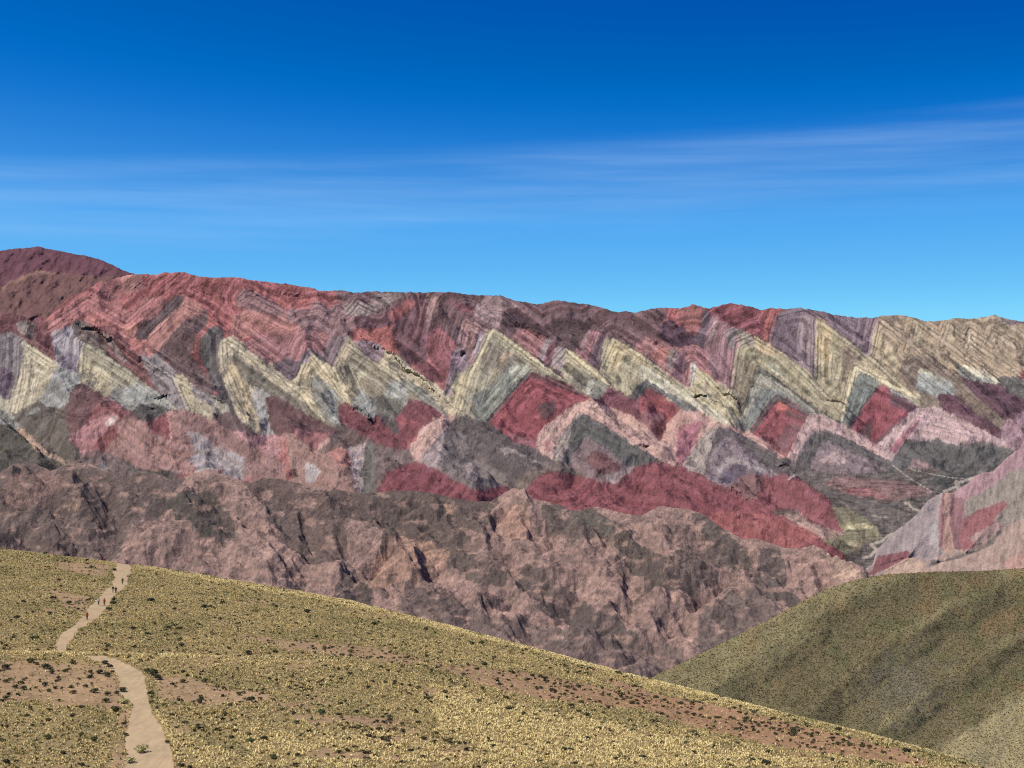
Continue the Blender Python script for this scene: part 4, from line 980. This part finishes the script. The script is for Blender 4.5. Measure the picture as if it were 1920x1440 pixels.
# behind the crest the ground rolls over into the valley; in front it climbs to the camera's feet
rows = []
slope = 0.02
for kk in range(1, 26):
    s_ = kk / 25.0
    d = 330.0 * s_ ** 1.6
    R_ = V[-1].copy(); f = (R_[:, 1] + d) / R_[:, 1]
    R_[:, 0] *= f; R_[:, 1] += d
    R_[:, 2] = V[-1][:, 2] - (0.16 * d + d * d / 900.0) - (yc - 1000).clip(0, 400) / 400 * 0.25 * d
    rows.append(R_)
front = []
z0 = V[0]
for kk in range(1, 13):
    d = 128 * (1 - kk / 12.0) + 2.5 * kk / 12.0
    R_ = z0.copy(); f = d / z0[:, 1]
    R_[:, 0] *= f; R_[:, 1] = d
    zt = -1.75 - (d - 2.5) * (-z0[:, 2] - 1.75) / (z0[:, 1] - 2.5)
    R_[:, 2] = zt - 1.2 * np.sin(np.pi * np.clip(d / 128, 0, 1))
    front.append(R_)
nf = len(front)
Vall = np.concatenate([np.stack(front[::-1]), V, np.stack(rows)], 0)
ny = Vall.shape[0]
pyv = -Vall[..., 2] / Vall[..., 1] * F + 720
PXa = np.repeat(pxs[None, :], ny, 0)

SOIL = [('P',[-60,1243,60,1240,150,1242,230,1250,240,1300,236,1330,150,1328,60,1312,-60,1318]),('P',[285,1262,340,1270,420,1290,500,1300,520,1312,420,1322,300,1318]),
 ('P',[440,1190,560,1200,720,1216,800,1240,760,1246,640,1232,520,1212]),('P',[800,1240,980,1262,1150,1290,1200,1330,1000,1310,880,1276]),
 ('P',[1130,1268,1230,1300,1400,1335,1560,1375,1680,1405,1760,1440,1600,1420,1460,1400,1330,1372,1200,1330]),('P',[520,1340,700,1345,820,1360,700,1362,560,1352]),
 ('P',[560,1405,690,1412,820,1424,600,1422]),('P',[90,1100,160,1120,170,1160,120,1140]),('P',[100,1050,215,1062,190,1085,110,1066]),('P',[236,1330,216,1352,238,1378,214,1404,205,1450,236,1450,250,1400,246,1340])]
YEL = [('P',[-60,1222,200,1224,420,1232,700,1245,700,1258,420,1244,200,1240,90,1236,-60,1236]),('P',[280,1316,340,1380,420,1410,560,1440,320,1440]),
 ('P',[250,1058,640,1124,1000,1216,1225,1277,1440,1330,1440,1338,1200,1278,960,1212,620,1130,260,1066]),('P',[800,1280,1000,1330,1300,1390,1560,1440,1000,1440,820,1380]),('P',[420,1370,760,1380,980,1440,520,1440])]
wx = PXa + 14 * fbm(PXa / 50, pyv / 22, 4, 1); wy = pyv + 6 * fbm(PXa / 40 + 7, pyv / 22, 4, 2)
def cover(polys, soft=10.0):
    K = np.zeros(PXa.shape)
    for t_, f_ in polys:
        p = tp(t_, f_); a = np.array(p)
        sel = (wx > a[:, 0].min() - 1) & (wx < a[:, 0].max() + 1) & (wy > a[:, 1].min() - 1) & (wy < a[:, 1].max() + 1)
        idx = np.nonzero(sel.ravel())[0]
        if len(idx): K.ravel()[idx] = np.maximum(K.ravel()[idx], in_poly(wx.ravel()[idx], wy.ravel()[idx], p))
    return K
soil = cover(SOIL); yel = cover(YEL)
def soften(K, n_):
    for _ in range(n_):
        K[1:-1] = (K[:-2] + K[1:-1] + K[2:]) / 3; K[:, 1:-1] = (K[:, :-2] + K[:, 1:-1] + K[:, 2:]) / 3
    return K
soil = soften(soil, 10); yel = soften(yel, 16)
soil = np.clip((soil - 0.5 + 0.9 * fbm(Vall[..., 0] / 2.6, Vall[..., 1] / 5.0, 4, 2, .65)) * 3 + 0.5, 0, 1) * (soil > .02)
yel = np.clip((yel - 0.5 + 0.9 * fbm(Vall[..., 0] / 3.6, Vall[..., 1] / 7.0, 4, 3, .65)) * 3 + 0.5, 0, 1) * (yel > .02)
X_, Y_ = Vall[..., 0], Vall[..., 1]
patch = np.clip(fbm(X_ / 12, Y_ / 22, 5, 5, 0.6) * 3 - 0.45, 0, 1)
soil = np.clip(soil + 0.75 * patch, 0, 1)
green = np.clip(fbm(X_ / 16 + 4, Y_ / 30, 4, 6) * 3.0, 0, 1)
c_soil = lin((170, 140, 106)); c_red = lin((168, 130, 98)); c_under = lin((140, 121, 84))
Cg = np.empty(PXa.shape + (3,)); Cg[:] = c_under
sc = c_soil + (c_red - c_soil) * np.clip((PXa - 600) / 700, 0, 1)[..., None]
Cg = Cg * (1 - soil[..., None]) + sc * soil[..., None]
Cg *= (1 + 0.50 * fbm(X_ / 1.1, Y_ / 1.8, 4, 4, .65) + 0.25 * fbm(X_ / 8, Y_ / 14, 3, 5))[..., None]
Cg *= GG * (1.15 - 0.2 * soil)[..., None]

# the path, traced on the slope: left and right edge of each of its two visible reaches
PATHP = [('P',[231,1450,236,1400,241,1350,246,1325,228,1305,222,1280,214,1262,190,1246,160,1236,160,1229,196,1229,228,1236,252,1250,268,1266,277,1290,280,1316,290,1340,304,1366,316,1395,322,1420,328,1452,350,1660,215,1660]),
 ('P',[102,1240,101,1216,104,1205,112,1192,128,1178,146,1166,158,1150,170,1134,184,1120,198,1108,208,1096,211,1084,213,1066,218,1050,247,1050,246,1066,240,1080,236,1096,228,1106,216,1118,202,1136,192,1150,182,1160,166,1170,150,1180,138,1192,130,1205,122,1216,118,1240]),
 ('P',[222,1452,238,1428,248,1404,250,1384,262,1372,268,1380,260,1396,256,1414,250,1434,244,1452])]
PW = np.zeros(PXa.shape, bool)
jx = PXa + 3.2 * perlin(X_ / 1.6, Y_ / 3.0, 2) + 5.0 * perlin(X_ / 8.0, Y_ / 14.0, 3)
beyond = np.zeros(PXa.shape, bool); beyond[nf:nf + NB] = base_y < yd[None, :] - 1; beyond[nf + NB:] = True
for q, (t_, f_) in enumerate(PATHP):
    lowhalf = beyond if q == 1 else ~beyond
    PW |= in_poly(jx, pyv, tp(t_, f_)) & lowhalf & (Y_ > 60)
# a faint trampled strip beside the lower path
face = PW[:-1, :-1] & PW[1:, 1:] & PW[:-1, 1:] & PW[1:, :-1]
Cp = np.empty(PXa.shape + (3,)); Cp[:] = lin((204, 178, 142))
Cp = Cp * (1 + 0.16 * fbm(X_ / 1.1, Y_ / 4.0, 4, 1) + 0.14 * fbm(X_ / 6, Y_ / 9, 3, 2))[..., None] * GG * 0.85 * np.array([1, .985, .93])
rut = np.clip(ridged(X_ / 1.5 + 0.8 * fbm(X_ / 8, Y_ / 16, 2, 3), Y_ / 14.0, 2, 4) - .62, 0, 1)[..., None]
Cp = Cp * (1 - 0.35 * rut)
edge_in = np.clip(fbm(X_ / 3, Y_ / 6, 3, 6) * 2 + (1.6 - 2.0 * soften(PW.astype(float), 12)), 0, 1)[..., None] * 0.6
Cp = Cp * (1 - edge_in) + lin((196, 160, 124)) * GG * edge_in
Vf = Vall.reshape(-1, 3)
hill_o = grid_mesh('hill', Vf, nx, ny, Cg.reshape(-1, 3), soil_mat, keep=~face)
tag(hill_o, 'near sunlit slope of yellow bunch grass and bare reddish soil', kind='structure')
dust_mat = terrain_mat('trodden dust', [(0.5, 1.0), (3.0, 0.7), (14.0, 0.5)], (0.5, 0.05), var=0.16)
o = grid_mesh('path', Vf, nx, ny, Cp.reshape(-1, 3), dust_mat, keep=face)
tag(o, 'pale dusty footpath winding up the near slope', kind='structure')

# bunch grass on the near slope
rng = np.random.default_rng(9)
inview = ((PXa > -240) & (PXa < 2160) & (pyv < 1570) & (pyv > 900) & (Y_ < 520)).astype(float)
nearpath = np.zeros(PXa.shape)
rim = soften(PW.astype(float), 14) * (~PW)
wt = inview * (1 - 0.88 * soil + 2.0 * rim) * (~PW) * (0.75 + 0.5 * np.clip(fbm(X_ / 3.0, Y_ / 4.0, 3, 1) * 2, -1, 1)).clip(0.12, 2)
wt[:nf] *= 1
PXc = PXa; 
P, Cc, jj, ii = scatter(Vf, Cg.reshape(-1, 3), nx, ny, wt, 370000, rng)
j_ = jj.astype(int); i_ = ii.astype(int)
yv = yel[j_, i_]; gv = green[j_, i_]
n = len(P); k = rng.random(n)
c1 = lin((204, 188, 134)); c2 = lin((184, 168, 116)); c3 = lin((146, 142, 92)); c4 = lin((208, 194, 138)); c5 = lin((84, 80, 44))
col = np.where((k < 0.45)[:, None], c1, c2)
col = np.where(((k < 0.12 + 0.38 * gv) & (yv < .5))[:, None], c3, col)
col = np.where(((k > 0.88) & (yv < .5))[:, None], c5, col)
col = np.where(((yv > 0.5) & (k > 0.55))[:, None], c4, col)
# taller, paler tussocks crowd the edges of the path and the crest line
sz = rng.uniform(0.22, 0.46, n) * (1 + 0.25 * yv)
o = tufts('grass', P, sz, col * GG * 1.56 * np.array([1.05, 1, .98]), grass_mat, rng, 8)
tag(o, 'yellow bunch grass covering the near slope', kind='stuff')

# where a photo pixel lies on the near slope
def on_slope(px, py, far=None):
    i = int(np.argmin(np.abs(pxs - px)))
    colv = pyv[nf:nf + NB, i]; yy = Vall[nf:nf + NB, i, 1]
    ok = np.ones(NB, bool)
    if far is True: ok = beyond[nf:nf + NB, i]
    if far is False: ok = ~beyond[nf:nf + NB, i]
    cand = np.nonzero(ok)[0]
    k = cand[np.argmin(np.abs(colv[cand] - py))]
    return Vector(Vall[nf + k, i]), nf + k, i
# ------------------------------------------------------------------ shrubs
shrub_mat = leaf_mat('dark resin shrub', 0.08)
def shrub_mesh(seed, n=230, leaf=1.0):
    """a low rounded bush: short branching stems carrying many small leaf blades"""
    r = np.random.default_rng(seed)
    lobes = [(r.uniform(-.28, .28), r.uniform(-.28, .28), r.uniform(.18, .40), r.uniform(.22, .36)) for _ in range(6)] + [(0, 0, .32, .36)]
    Vs = []; Fs = []; Cs = []
    for k in range(n):
        cx, cy, cz, cr = lobes[r.integers(len(lobes))]
        d = r.normal(size=3); d /= np.linalg.norm(d); d[2] = abs(d[2]) * 0.9 - 0.12
        rad = cr * r.uniform(0.72, 1.08)
        p = np.array([cx, cy, cz]) + d * rad; p[2] = max(p[2], 0.03)
        t = r.normal(size=3); t -= t.dot(d) * d * 0.6; t /= np.linalg.norm(t)
        b = np.cross(d, t); s_ = r.uniform(0.07, 0.13) * leaf
        k0 = len(Vs)
        Vs += [p - t * s_ - b * s_ * .4, p + b * s_ * .6 - t * .2 * s_, p + t * s_ + d * s_ * .5, p - b * s_ * .7 + t * .1 * s_ + d * s_ * .3]
        Fs.append((k0, k0 + 1, k0 + 2, k0 + 3))
        sh = r.uniform(0.65, 1.5); Cs += [np.array([.050, .050, .022]) * sh] * 4
    for k in range(7):                                  # stems
        a = r.uniform(0, 6.28); e = np.array([math.cos(a) * .22, math.sin(a) * .22, r.uniform(.25, .4)])
        k0 = len(Vs); w = .02
        Vs += [np.array([-w, 0, -.03]), np.array([w, 0, -.03]), e + np.array([w * .5, 0, 0]), e - np.array([w * .5, 0, 0])]
        Fs.append((k0, k0 + 1, k0 + 2, k0 + 3)); Cs += [np.array([.10, .07, .05])] * 4
    return np.array(Vs), np.array(Fs), np.array(Cs)
protos = []
for k in range(8):
    Vp, Fp, Cp_ = shrub_mesh(100 + k)
    tint = [(1, 1, 1), (1.25, 1.2, .9), (.8, .8, .9), (1.3, 1.05, .7), (1, 1.25, 1.0), (.7, .7, .7), (1.5, 1.5, 1.3), (6.0, 5.4, 5.2)][k]
    me_o = raw_mesh('shrub', Vp, Fp, Cp_ * np.array(tint), shrub_mat, False)
    protos.append((me_o, Vp, Fp, Cp_ * np.array(tint)))
hues = ['dark green', 'olive green', 'blackish green', 'brownish', 'fresh green', 'near-black', 'grey-green']

placed = []           # (px, py, width in photo pixels, far flag, label)
for px, py, w, lb in [
 (56,1240,15,'broad dark shrub at the top of the bare soil, left of the path'),(68,1246,10,'small shrub just right of the broad dark one on the bare soil'),
 (88,1254,19,'largest black shrub on the bare soil left of the path'),(95,1264,13,'dark shrub touching the lower right of the largest black one'),
 (10,1254,17,'dark shrub at the left edge of the picture on the bare soil'),(137,1246,12,'olive shrub near the hidden turn of the path'),
 (195,1245,14,'upper of two shrubs growing inside the bend of the path'),(204,1253,12,'lower of two shrubs growing inside the bend of the path'),
 (187,1263,15,'dark shrub left of its slightly lower twin in the path bend'),(200,1267,15,'dark shrub, lower right of a close pair in the path bend'),
 (211,1261,8,'tiny shrub right of the close pair in the path bend'),(168,1272,13,'dark shrub standing alone on the soil below the path bend'),
 (168,1261,9,'faint brown shrub left of the pair in the path bend'),(84,1284,13,'dark shrub in the middle of the bare soil left of the path'),
 (28,1291,13,'dark round shrub on bare soil, second from the left edge'),(47,1294,13,'dark round shrub beside the second one from the left edge'),
 (103,1291,11,'small dark shrub on bare soil with open ground around it'),(133,1290,10,'small brown shrub on bare soil between two darker ones'),
 (177,1299,17,'long flat dark shrub low on the bare soil'),(203,1303,13,'round black shrub, left of three beside the path'),
 (219,1301,11,'round dark shrub, middle of three beside the path'),(232,1295,16,'wide dark shrub at the very edge of the path'),
 (11,1280,11,'small shrub on bare soil at the left edge of the picture'),(122,1260,11,'brown shrub on the bare soil right of the largest black one'),
 (276,1262,13,'dark shrub, topmost of three at the right edge of the bend'),(287,1267,22,'biggest black shrub at the right edge of the bend'),
 (296,1275,16,'dark shrub, lowest of three at the right edge of the bend'),(280,1303,14,'dark shrub on the right edge of the path below the bend'),
 (284,1309,8,'tiny shrub right under another on the right path edge'),(283,1317,9,'brown shrub on the right path edge where the grass starts'),
 (372,1319,16,'black shrub on the bare soil right of the path'),(377,1312,10,'small shrub perched above the black one on bare soil'),
 (343,1280,12,'dark round shrub on reddish soil right of the bend'),(384,1279,12,'black round shrub on reddish soil, right of its neighbour'),
 (215,1334,20,'large olive shrub left of the path among grass'),(235,1318,18,'pale olive shrub hugging the left path edge'),
 (200,1317,14,'olive shrub on the grass margin left of the path'),(176,1390,15,'olive shrub in the grass low on the left of the path'),
 (262,1410,24,'yellow-green clump in the middle of the fork of the path'),(246,1430,18,'shaggy straw-coloured clump at the foot of the path fork'),
 (232,1360,12,'dark shrub on the left path edge, low in the picture'),(314,1393,10,'small dark shrub on the right path edge, low in the picture'),
 (347,1358,12,'dark shrub in pale yellow grass right of the lower path'),(89,1385,16,'blue-green shrub in the grass at the lower left'),
 (12,1432,14,'black shrub in the bottom left corner'),(236,1378,11,'dark shrub between the path fork and the grass'),(50,1346,12,'olive shrub in thick grass at the lower left'),
 (603,1338,17,'flat dark shrub with a smaller green one at its left, mid slope'),(452,1319,11,'black round shrub at the end of the reddish soil'),(471,1316,17,'dark shrub right of the black round one on reddish soil'),
 (495,1388,15,'dark shrub on the straw-coloured grass below mid slope'),(470,1392,17,'green shrub left of the dark one on straw-coloured grass'),(434,1384,10,'small black shrub alone on straw-coloured grass'),
 (784,1357,12,'black shrub beside a thin strip of bare soil, centre'),(728,1347,12,'dark shrub, upper of two on the thin strip of soil'),(732,1351,9,'dark shrub, lower of two on the thin strip of soil'),
 (770,1410,13,'black shrub on grass near the bottom, centre left'),(512,1422,17,'green shrub at the bottom on pale yellow grass'),
 (1228,1310,11,'dark shrub, upper of a pair on the long reddish strip'),(1240,1395,10,'dark shrub in the grass under the long reddish strip'),(1488,1370,14,'black shrub, upper one of two close together on the red strip'),
 (1488,1378,15,'black shrub, lower one of two close together on the red strip'),(1572,1370,14,'dark shrub sitting on the crest where the red strip meets the hill'),(1340,1314,10,'dark shrub poking over the crest line'),
 (1400,1350,14,'green shrub in the middle of the red strip'),(1422,1362,10,'small shrub on the red strip right of the green one'),(1448,1369,12,'round shrub on the red strip near the crest'),
 (1437,1435,18,'large black shrub at the bottom edge, right of centre'),(1205,1423,14,'black shrub at the bottom edge, centre right'),(1573,1397,12,'black shrub on the last of the reddish soil'),
 (1700,1410,13,'dark shrub at the right end of the near crest'),(1658,1413,10,'dark shrub just left of the last one on the near crest'),
 (1275,1320,10,'small dark shrub on the upper edge of the red strip')]:
    placed.append((px, py, w, (False if py > 1233 and px < 700 else None), lb))
for px, py, w, lb in [(205,1144,13,'dark green shrub at the right edge of the upper path'),(212,1133,13,'dark round shrub just above the one on the upper path edge'),(216,1126,10,'small shrub, topmost on the right edge of the upper path'),
 (100,1124,12,'dark shrub on the left slope above the path'),(45,1130,10,'dark shrub on the far left slope'),(215,1070,9,'arched dark shrub in the middle of the bare crest'),
 (284,1128,13,'dark shrub in the grass right of the upper path'),(382,1140,13,'pair-like wide shrub in the grass, right of the upper path'),(395,1139,10,'shrub just right of the wide pair-like one'),
 (111,1089,8,'small dark shrub left of the walkers'),(250,1180,11,'dark shrub on the far slope right of the path'),(314,1179,11,'dark shrub on the far slope, further right of the path'),
 (172,1066,9,'dark tuft on the bare crest left of the path'),(164,1052,8,'low shrub on the bare crest near the skyline'),(85,1038,9,'dark shrub breaking the skyline left of the path'),(385,1076,9,'dark shrub breaking the skyline right of the path')]:
    placed.append((px, py, w, True, lb))
taken = [(p[0], p[1]) for p in placed]
r = np.random.default_rng(21)
tot = 300
tries = 0
from_ = len(placed)
clump = lambda x, y: float(fbm(np.array([x / 70.0]), np.array([y / 26.0]), 3, 3)[0])
while len(placed) < tot and tries < 60000:
    tries += 1
    px = r.uniform(0, 1760); py = r.uniform(1130, 1438) if r.random() < .7 else r.uniform(1250, 1438)
    cy = float(pl(px, CREST_Y))
    if py < cy + 3: continue
    if r.random() > 0.22 + 1.6 * max(0, clump(px, py) + 0.10): continue
    if min((a - px) ** 2 + ((b - py) * 1.8) ** 2 for a, b in taken) < 15 ** 2: continue
    P_, j, i = on_slope(px, py)
    if PW[j, i] or PW[j, max(0, i - 4)] or PW[j, min(nx - 1, i + 4)]: continue
    w = r.uniform(7, 13) * (170 + (1440 - py) * 0.1) / 190
    taken.append((px, py)); placed.append((px, py, w, None, None))
LAB = {}
for q, (px, py, w, far, lb) in enumerate(placed):
    P_, j, i = on_slope(px, py, far)
    wm = w / F * P_.y
    kind = r.integers(0, 7) if lb is None else (7 if 'clump' in lb or 'pale olive' in lb else 1 if 'olive' in lb else 3 if 'brown' in lb else 4 if 'green' in lb else 6 if 'yellow' in lb else [0, 2, 5][q % 3])
    src = protos[kind][0]
    o = bpy.data.objects.new('shrub', src.data); COL.objects.link(o)
    o.location = P_ - Vector((0, 0, 0.03)); s_ = wm / 0.95
    o.scale = (s_ * r.uniform(.95, 1.1), s_ * r.uniform(.9, 1.1), s_ * r.uniform(.75, .95)); o.rotation_euler.z = r.uniform(0, 6.28)
    if lb is None:
        S_ = 1 if soil[j, i] > .5 else 0
        where = ('on bare soil' if S_ else 'among pale tussocks' if yel[j, i] > .5 else 'in thick grass')
        size = 'small' if w < 9 else 'medium' if w < 11.5 else 'large'
        third = ['at far left', 'left of centre', 'near the centre', 'right of centre', 'at far right'][int(np.digitize(px, [200, 640, 960, 1400]))]
        depth = 'bottom edge' if py > 1385 else 'low slope' if py > 1310 else 'middle slope' if py > 1235 else 'upper slope'
        lb = '%s %s shrub %s, %s %s' % (size, hues[kind], where, depth, third)
    tag(o, lb, 'shrub', 'shrubs dotted over the near slope')
for p in protos: bpy.data.objects.remove(p[0])

# the rest of the shrubs, too many to tell apart, in one mesh
n = 9000
wt2 = inview * (~PW) * (0.25 + 1.9 * np.clip(fbm(X_ / 13.0, Y_ / 20.0, 4, 7) + 0.12, 0, 1)) * (1 + 1.6 * soil * (PXa > 330))
P, _, jj, ii = scatter(Vf, Cg.reshape(-1, 3), nx, ny, wt2, n, r)
Vs, Fs, Cs = [], [], []; off = 0
small = [shrub_mesh(300 + k, 34, 2.1) for k in range(5)]
for k in range(n):
    Vp, Fp, Cp_ = small[k % 5]
    a = r.uniform(0, 6.28); s_ = 0.30 + 0.58 * r.random() ** 1.7; ca, sa = math.cos(a), math.sin(a)
    R_ = np.array([[ca, -sa, 0], [sa, ca, 0], [0, 0, .85]]) * s_
    Vs.append(Vp @ R_.T + P[k] - np.array([0, 0, .03])); Fs.append(Fp + off); Cs.append(Cp_ * r.uniform(.4, 1.2) * np.array([r.uniform(.9, 1.3), 1, r.uniform(.8, 1.1)])); off += len(Vp)
o = raw_mesh('shrubs', np.concatenate(Vs), np.concatenate(Fs), np.concatenate(Cs), shrub_mat, False)
tag(o, 'countless small dark shrubs scattered through the bunch grass', kind='stuff')

# ------------------------------------------------------------------ the walkers
def skin_mesh(name, verts, edges, radii, root, mat, parent=None, sub=2):
    me = bpy.data.meshes.new(name); me.from_pydata(verts, edges, [])
    o = bpy.data.objects.new(name, me); COL.objects.link(o)
    o.modifiers.new('skin', 'SKIN')
    for i, v in enumerate(me.skin_vertices[0].data):
        rr = radii[i]; v.radius = (rr, rr) if not isinstance(rr, tuple) else rr
        v.use_root = (i == root)
    sm = o.modifiers.new('sub', 'SUBSURF'); sm.levels = sub; sm.render_levels = sub
    dg = bpy.context.evaluated_depsgraph_get(); dg.update()
    m2 = bpy.data.meshes.new_from_object(o.evaluated_get(dg)); m2.name = name
    bpy.data.objects.remove(o); m2.materials.clear(); m2.materials.append(mat)
    for p in m2.polygons: p.use_smooth = True
    q = bpy.data.objects.new(name, m2); COL.objects.link(q); q.parent = parent
    return q

def person(px, py, far, yaw, jacket, trousers, head, label, stride=0.2, arms=0.0, long=False, pos=None, hat='hair', skin=(172, 124, 98)):
    g_ = Vector(pos) if pos else on_slope(px, py, far)[0]
    root = bpy.data.objects.new('person', None); COL.objects.link(root); root.location = g_; root.rotation_euler.z = yaw
    tag(root, label, 'person', 'walkers on the footpath')
    V_ = [(0, 0, .95), (0, .01, 1.12), (0, .01, 1.32), (0, .01, 1.47), (0, -.005, 1.55), (0, -.015, 1.63), (0, -.005, 1.70), (0, -.095, 1.61)]
    R_ = [(.15, .11), (.135, .10), (.165, .11), .055, (.062, .075), (.075, .095), (.055, .065), .014]
    E_ = [(0, 1), (1, 2), (2, 3), (3, 4), (4, 5), (5, 6), (5, 7)]
    for s_ in (-1, 1):
        k = len(V_); sw = s_ * stride * 0.6
        V_ += [(s_ * .18, .01, 1.41), (s_ * (.25 + arms * .5), .03 + sw * .5, 1.15), (s_ * (.27 + arms), -.04 + sw, .93), (s_ * (.275 + arms), -.06 + sw, .86)]
        R_ += [.062, .045, .030, (.038, .018)]
        E_ += [(2, k), (k, k + 1), (k + 1, k + 2), (k + 2, k + 3)]
        hx, hy, hz = V_[-1]
        for f_ in range(4):
            a = len(V_); o_ = (f_ - 1.5) * .020; ln = (.07, .08, .075, .058)[f_]
            V_ += [(hx, hy + o_, hz - .035), (hx - s_ * .008, hy + o_ - .006, hz - .035 - ln * .55), (hx - s_ * .022, hy + o_ - .012, hz - .035 - ln)]
            R_ += [.010, .009, .007]; E_ += [(k + 3, a), (a, a + 1), (a + 1, a + 2)]
        a = len(V_); V_ += [(hx - s_ * .01, hy - .045, hz + .005), (hx - s_ * .015, hy - .062, hz - .035)]; R_ += [.011, .009]; E_ += [(k + 3, a), (a, a + 1)]
        k = len(V_); st = -s_ * stride
        V_ += [(s_ * .10, 0, .88), (s_ * .105, st * .45 - .04, .50), (s_ * .11, st, .09 + (.05 if st > 0 else 0)), (s_ * .12, st - .15, .045)]
        R_ += [.095, .062, .042, (.040, .03)]; E_ += [(0, k), (k, k + 1), (k + 1, k + 2), (k + 2, k + 3)]
        k = len(V_); V_ += [(s_ * .078, .0, 1.615)]; R_ += [.016]; E_ += [(5, k)]       # ears
    body = skin_mesh('body', V_, E_, R_, 0, flat_mat('skin', skin), root, 1)
    jm = flat_mat('jacket cloth', jacket); tm = flat_mat('trouser cloth', trousers)
    low = .55 if long else .90
    JV = [(0, 0, low), (0, .01, 1.12), (0, .01, 1.34), (0, .01, 1.45)]; JR = [(.20 if long else .175, .14), (.165, .13), (.185, .13), .085]; JE = [(0, 1), (1, 2), (2, 3)]
    for s_ in (-1, 1):
        k = len(JV); sw = s_ * stride * 0.6
        JV += [(s_ * .185, .01, 1.41), (s_ * (.255 + arms * .5), .03 + sw * .5, 1.15), (s_ * (.272 + arms), -.04 + sw, .94)]
        JR += [.082, .064, .050]; JE += [(2, k), (k, k + 1), (k + 1, k + 2)]
    skin_mesh('jacket', JV, JE, JR, 1, jm, root, 2)
    TV = [(0, 0, .95)]; TR = [(.155, .12)]; TE = []
    for s_ in (-1, 1):
        k = len(TV); st = -s_ * stride
        TV += [(s_ * .10, 0, .86), (s_ * .105, st * .45 - .04, .50), (s_ * .11, st, .12 + (.05 if st > 0 else 0))]
        TR += [.108, .078, .062]; TE += [(0, k), (k, k + 1), (k + 1, k + 2)]
        skin_mesh('shoe', [(s_ * .11, st + .03, .06 + (.05 if st > 0 else 0)), (s_ * .118, st - .08, .045), (s_ * .122, st - .17, .04)], [(0, 1), (1, 2)], [.05, .046, (.04, .03)], 0, flat_mat('shoe leather', (58, 48, 42)), root, 1)
    skin_mesh('trousers', TV, TE, TR, 0, tm, root, 2)
    skin_mesh(hat, [(0, .015, 1.60), (0, .01, 1.665), (0, .0, 1.715)], [(0, 1), (1, 2)], [(.080, .085), (.088, .10), (.055, .06)], 1, flat_mat(hat + ' stuff', head), root, 2)
    eye = flat_mat('eye', (40, 32, 28))
    for s_ in (-1, 1):
        skin_mesh('eye', [(s_ * .03, -.098, 1.632), (s_ * .03, -.104, 1.632)], [(0, 1)], [.010, .008], 0, eye, root, 1)
    return root

person(162.5, 1163, True, math.pi, (138, 28, 22), (88, 24, 20), (70, 30, 24), 'person in dark red clothes, lowest of the walkers', .16, long=True)
person(184, 1135, True, .1, (176, 172, 190), (38, 36, 30), (110, 90, 90), 'person in a pale lilac jacket and black trousers', .22)
person(195, 1135, True, .05, (176, 62, 40), (62, 52, 36), (150, 60, 40), 'person in an orange-red jacket over dark trousers', .14, .04, hat='cap')
person(211, 1111, True, .1, (26, 20, 22), (150, 138, 120), (60, 50, 46), 'person in a black jacket and pale trousers at the path edge', .14)
person(217, 1113, True, .1, (58, 36, 24), (52, 34, 24), (50, 36, 28), 'person all in dark brown beside the black jacket', .18)
person(229.5, 1096, True, .1, (74, 72, 44), (50, 48, 30), (90, 66, 44), 'person in olive clothes with one arm out, highest on the path', .12, .10)
ic = int(np.argmin(np.abs(pxs - 195))); ed = Vector(V[-1][ic]) if V.ndim == 3 else None
top_ = Vector(Vall[nf + NB - 1, ic]); dd = 9.5
pp = Vector((top_.x * (top_.y + dd) / top_.y, top_.y + dd, top_.z - (0.16 * dd + dd * dd / 900) - 0.12))
person(0, 0, True, .1, (150, 26, 30), (70, 30, 30), (214, 196, 190), 'person in red with a pale hat, mostly hidden behind the crest', .1, pos=pp, hat='hat')
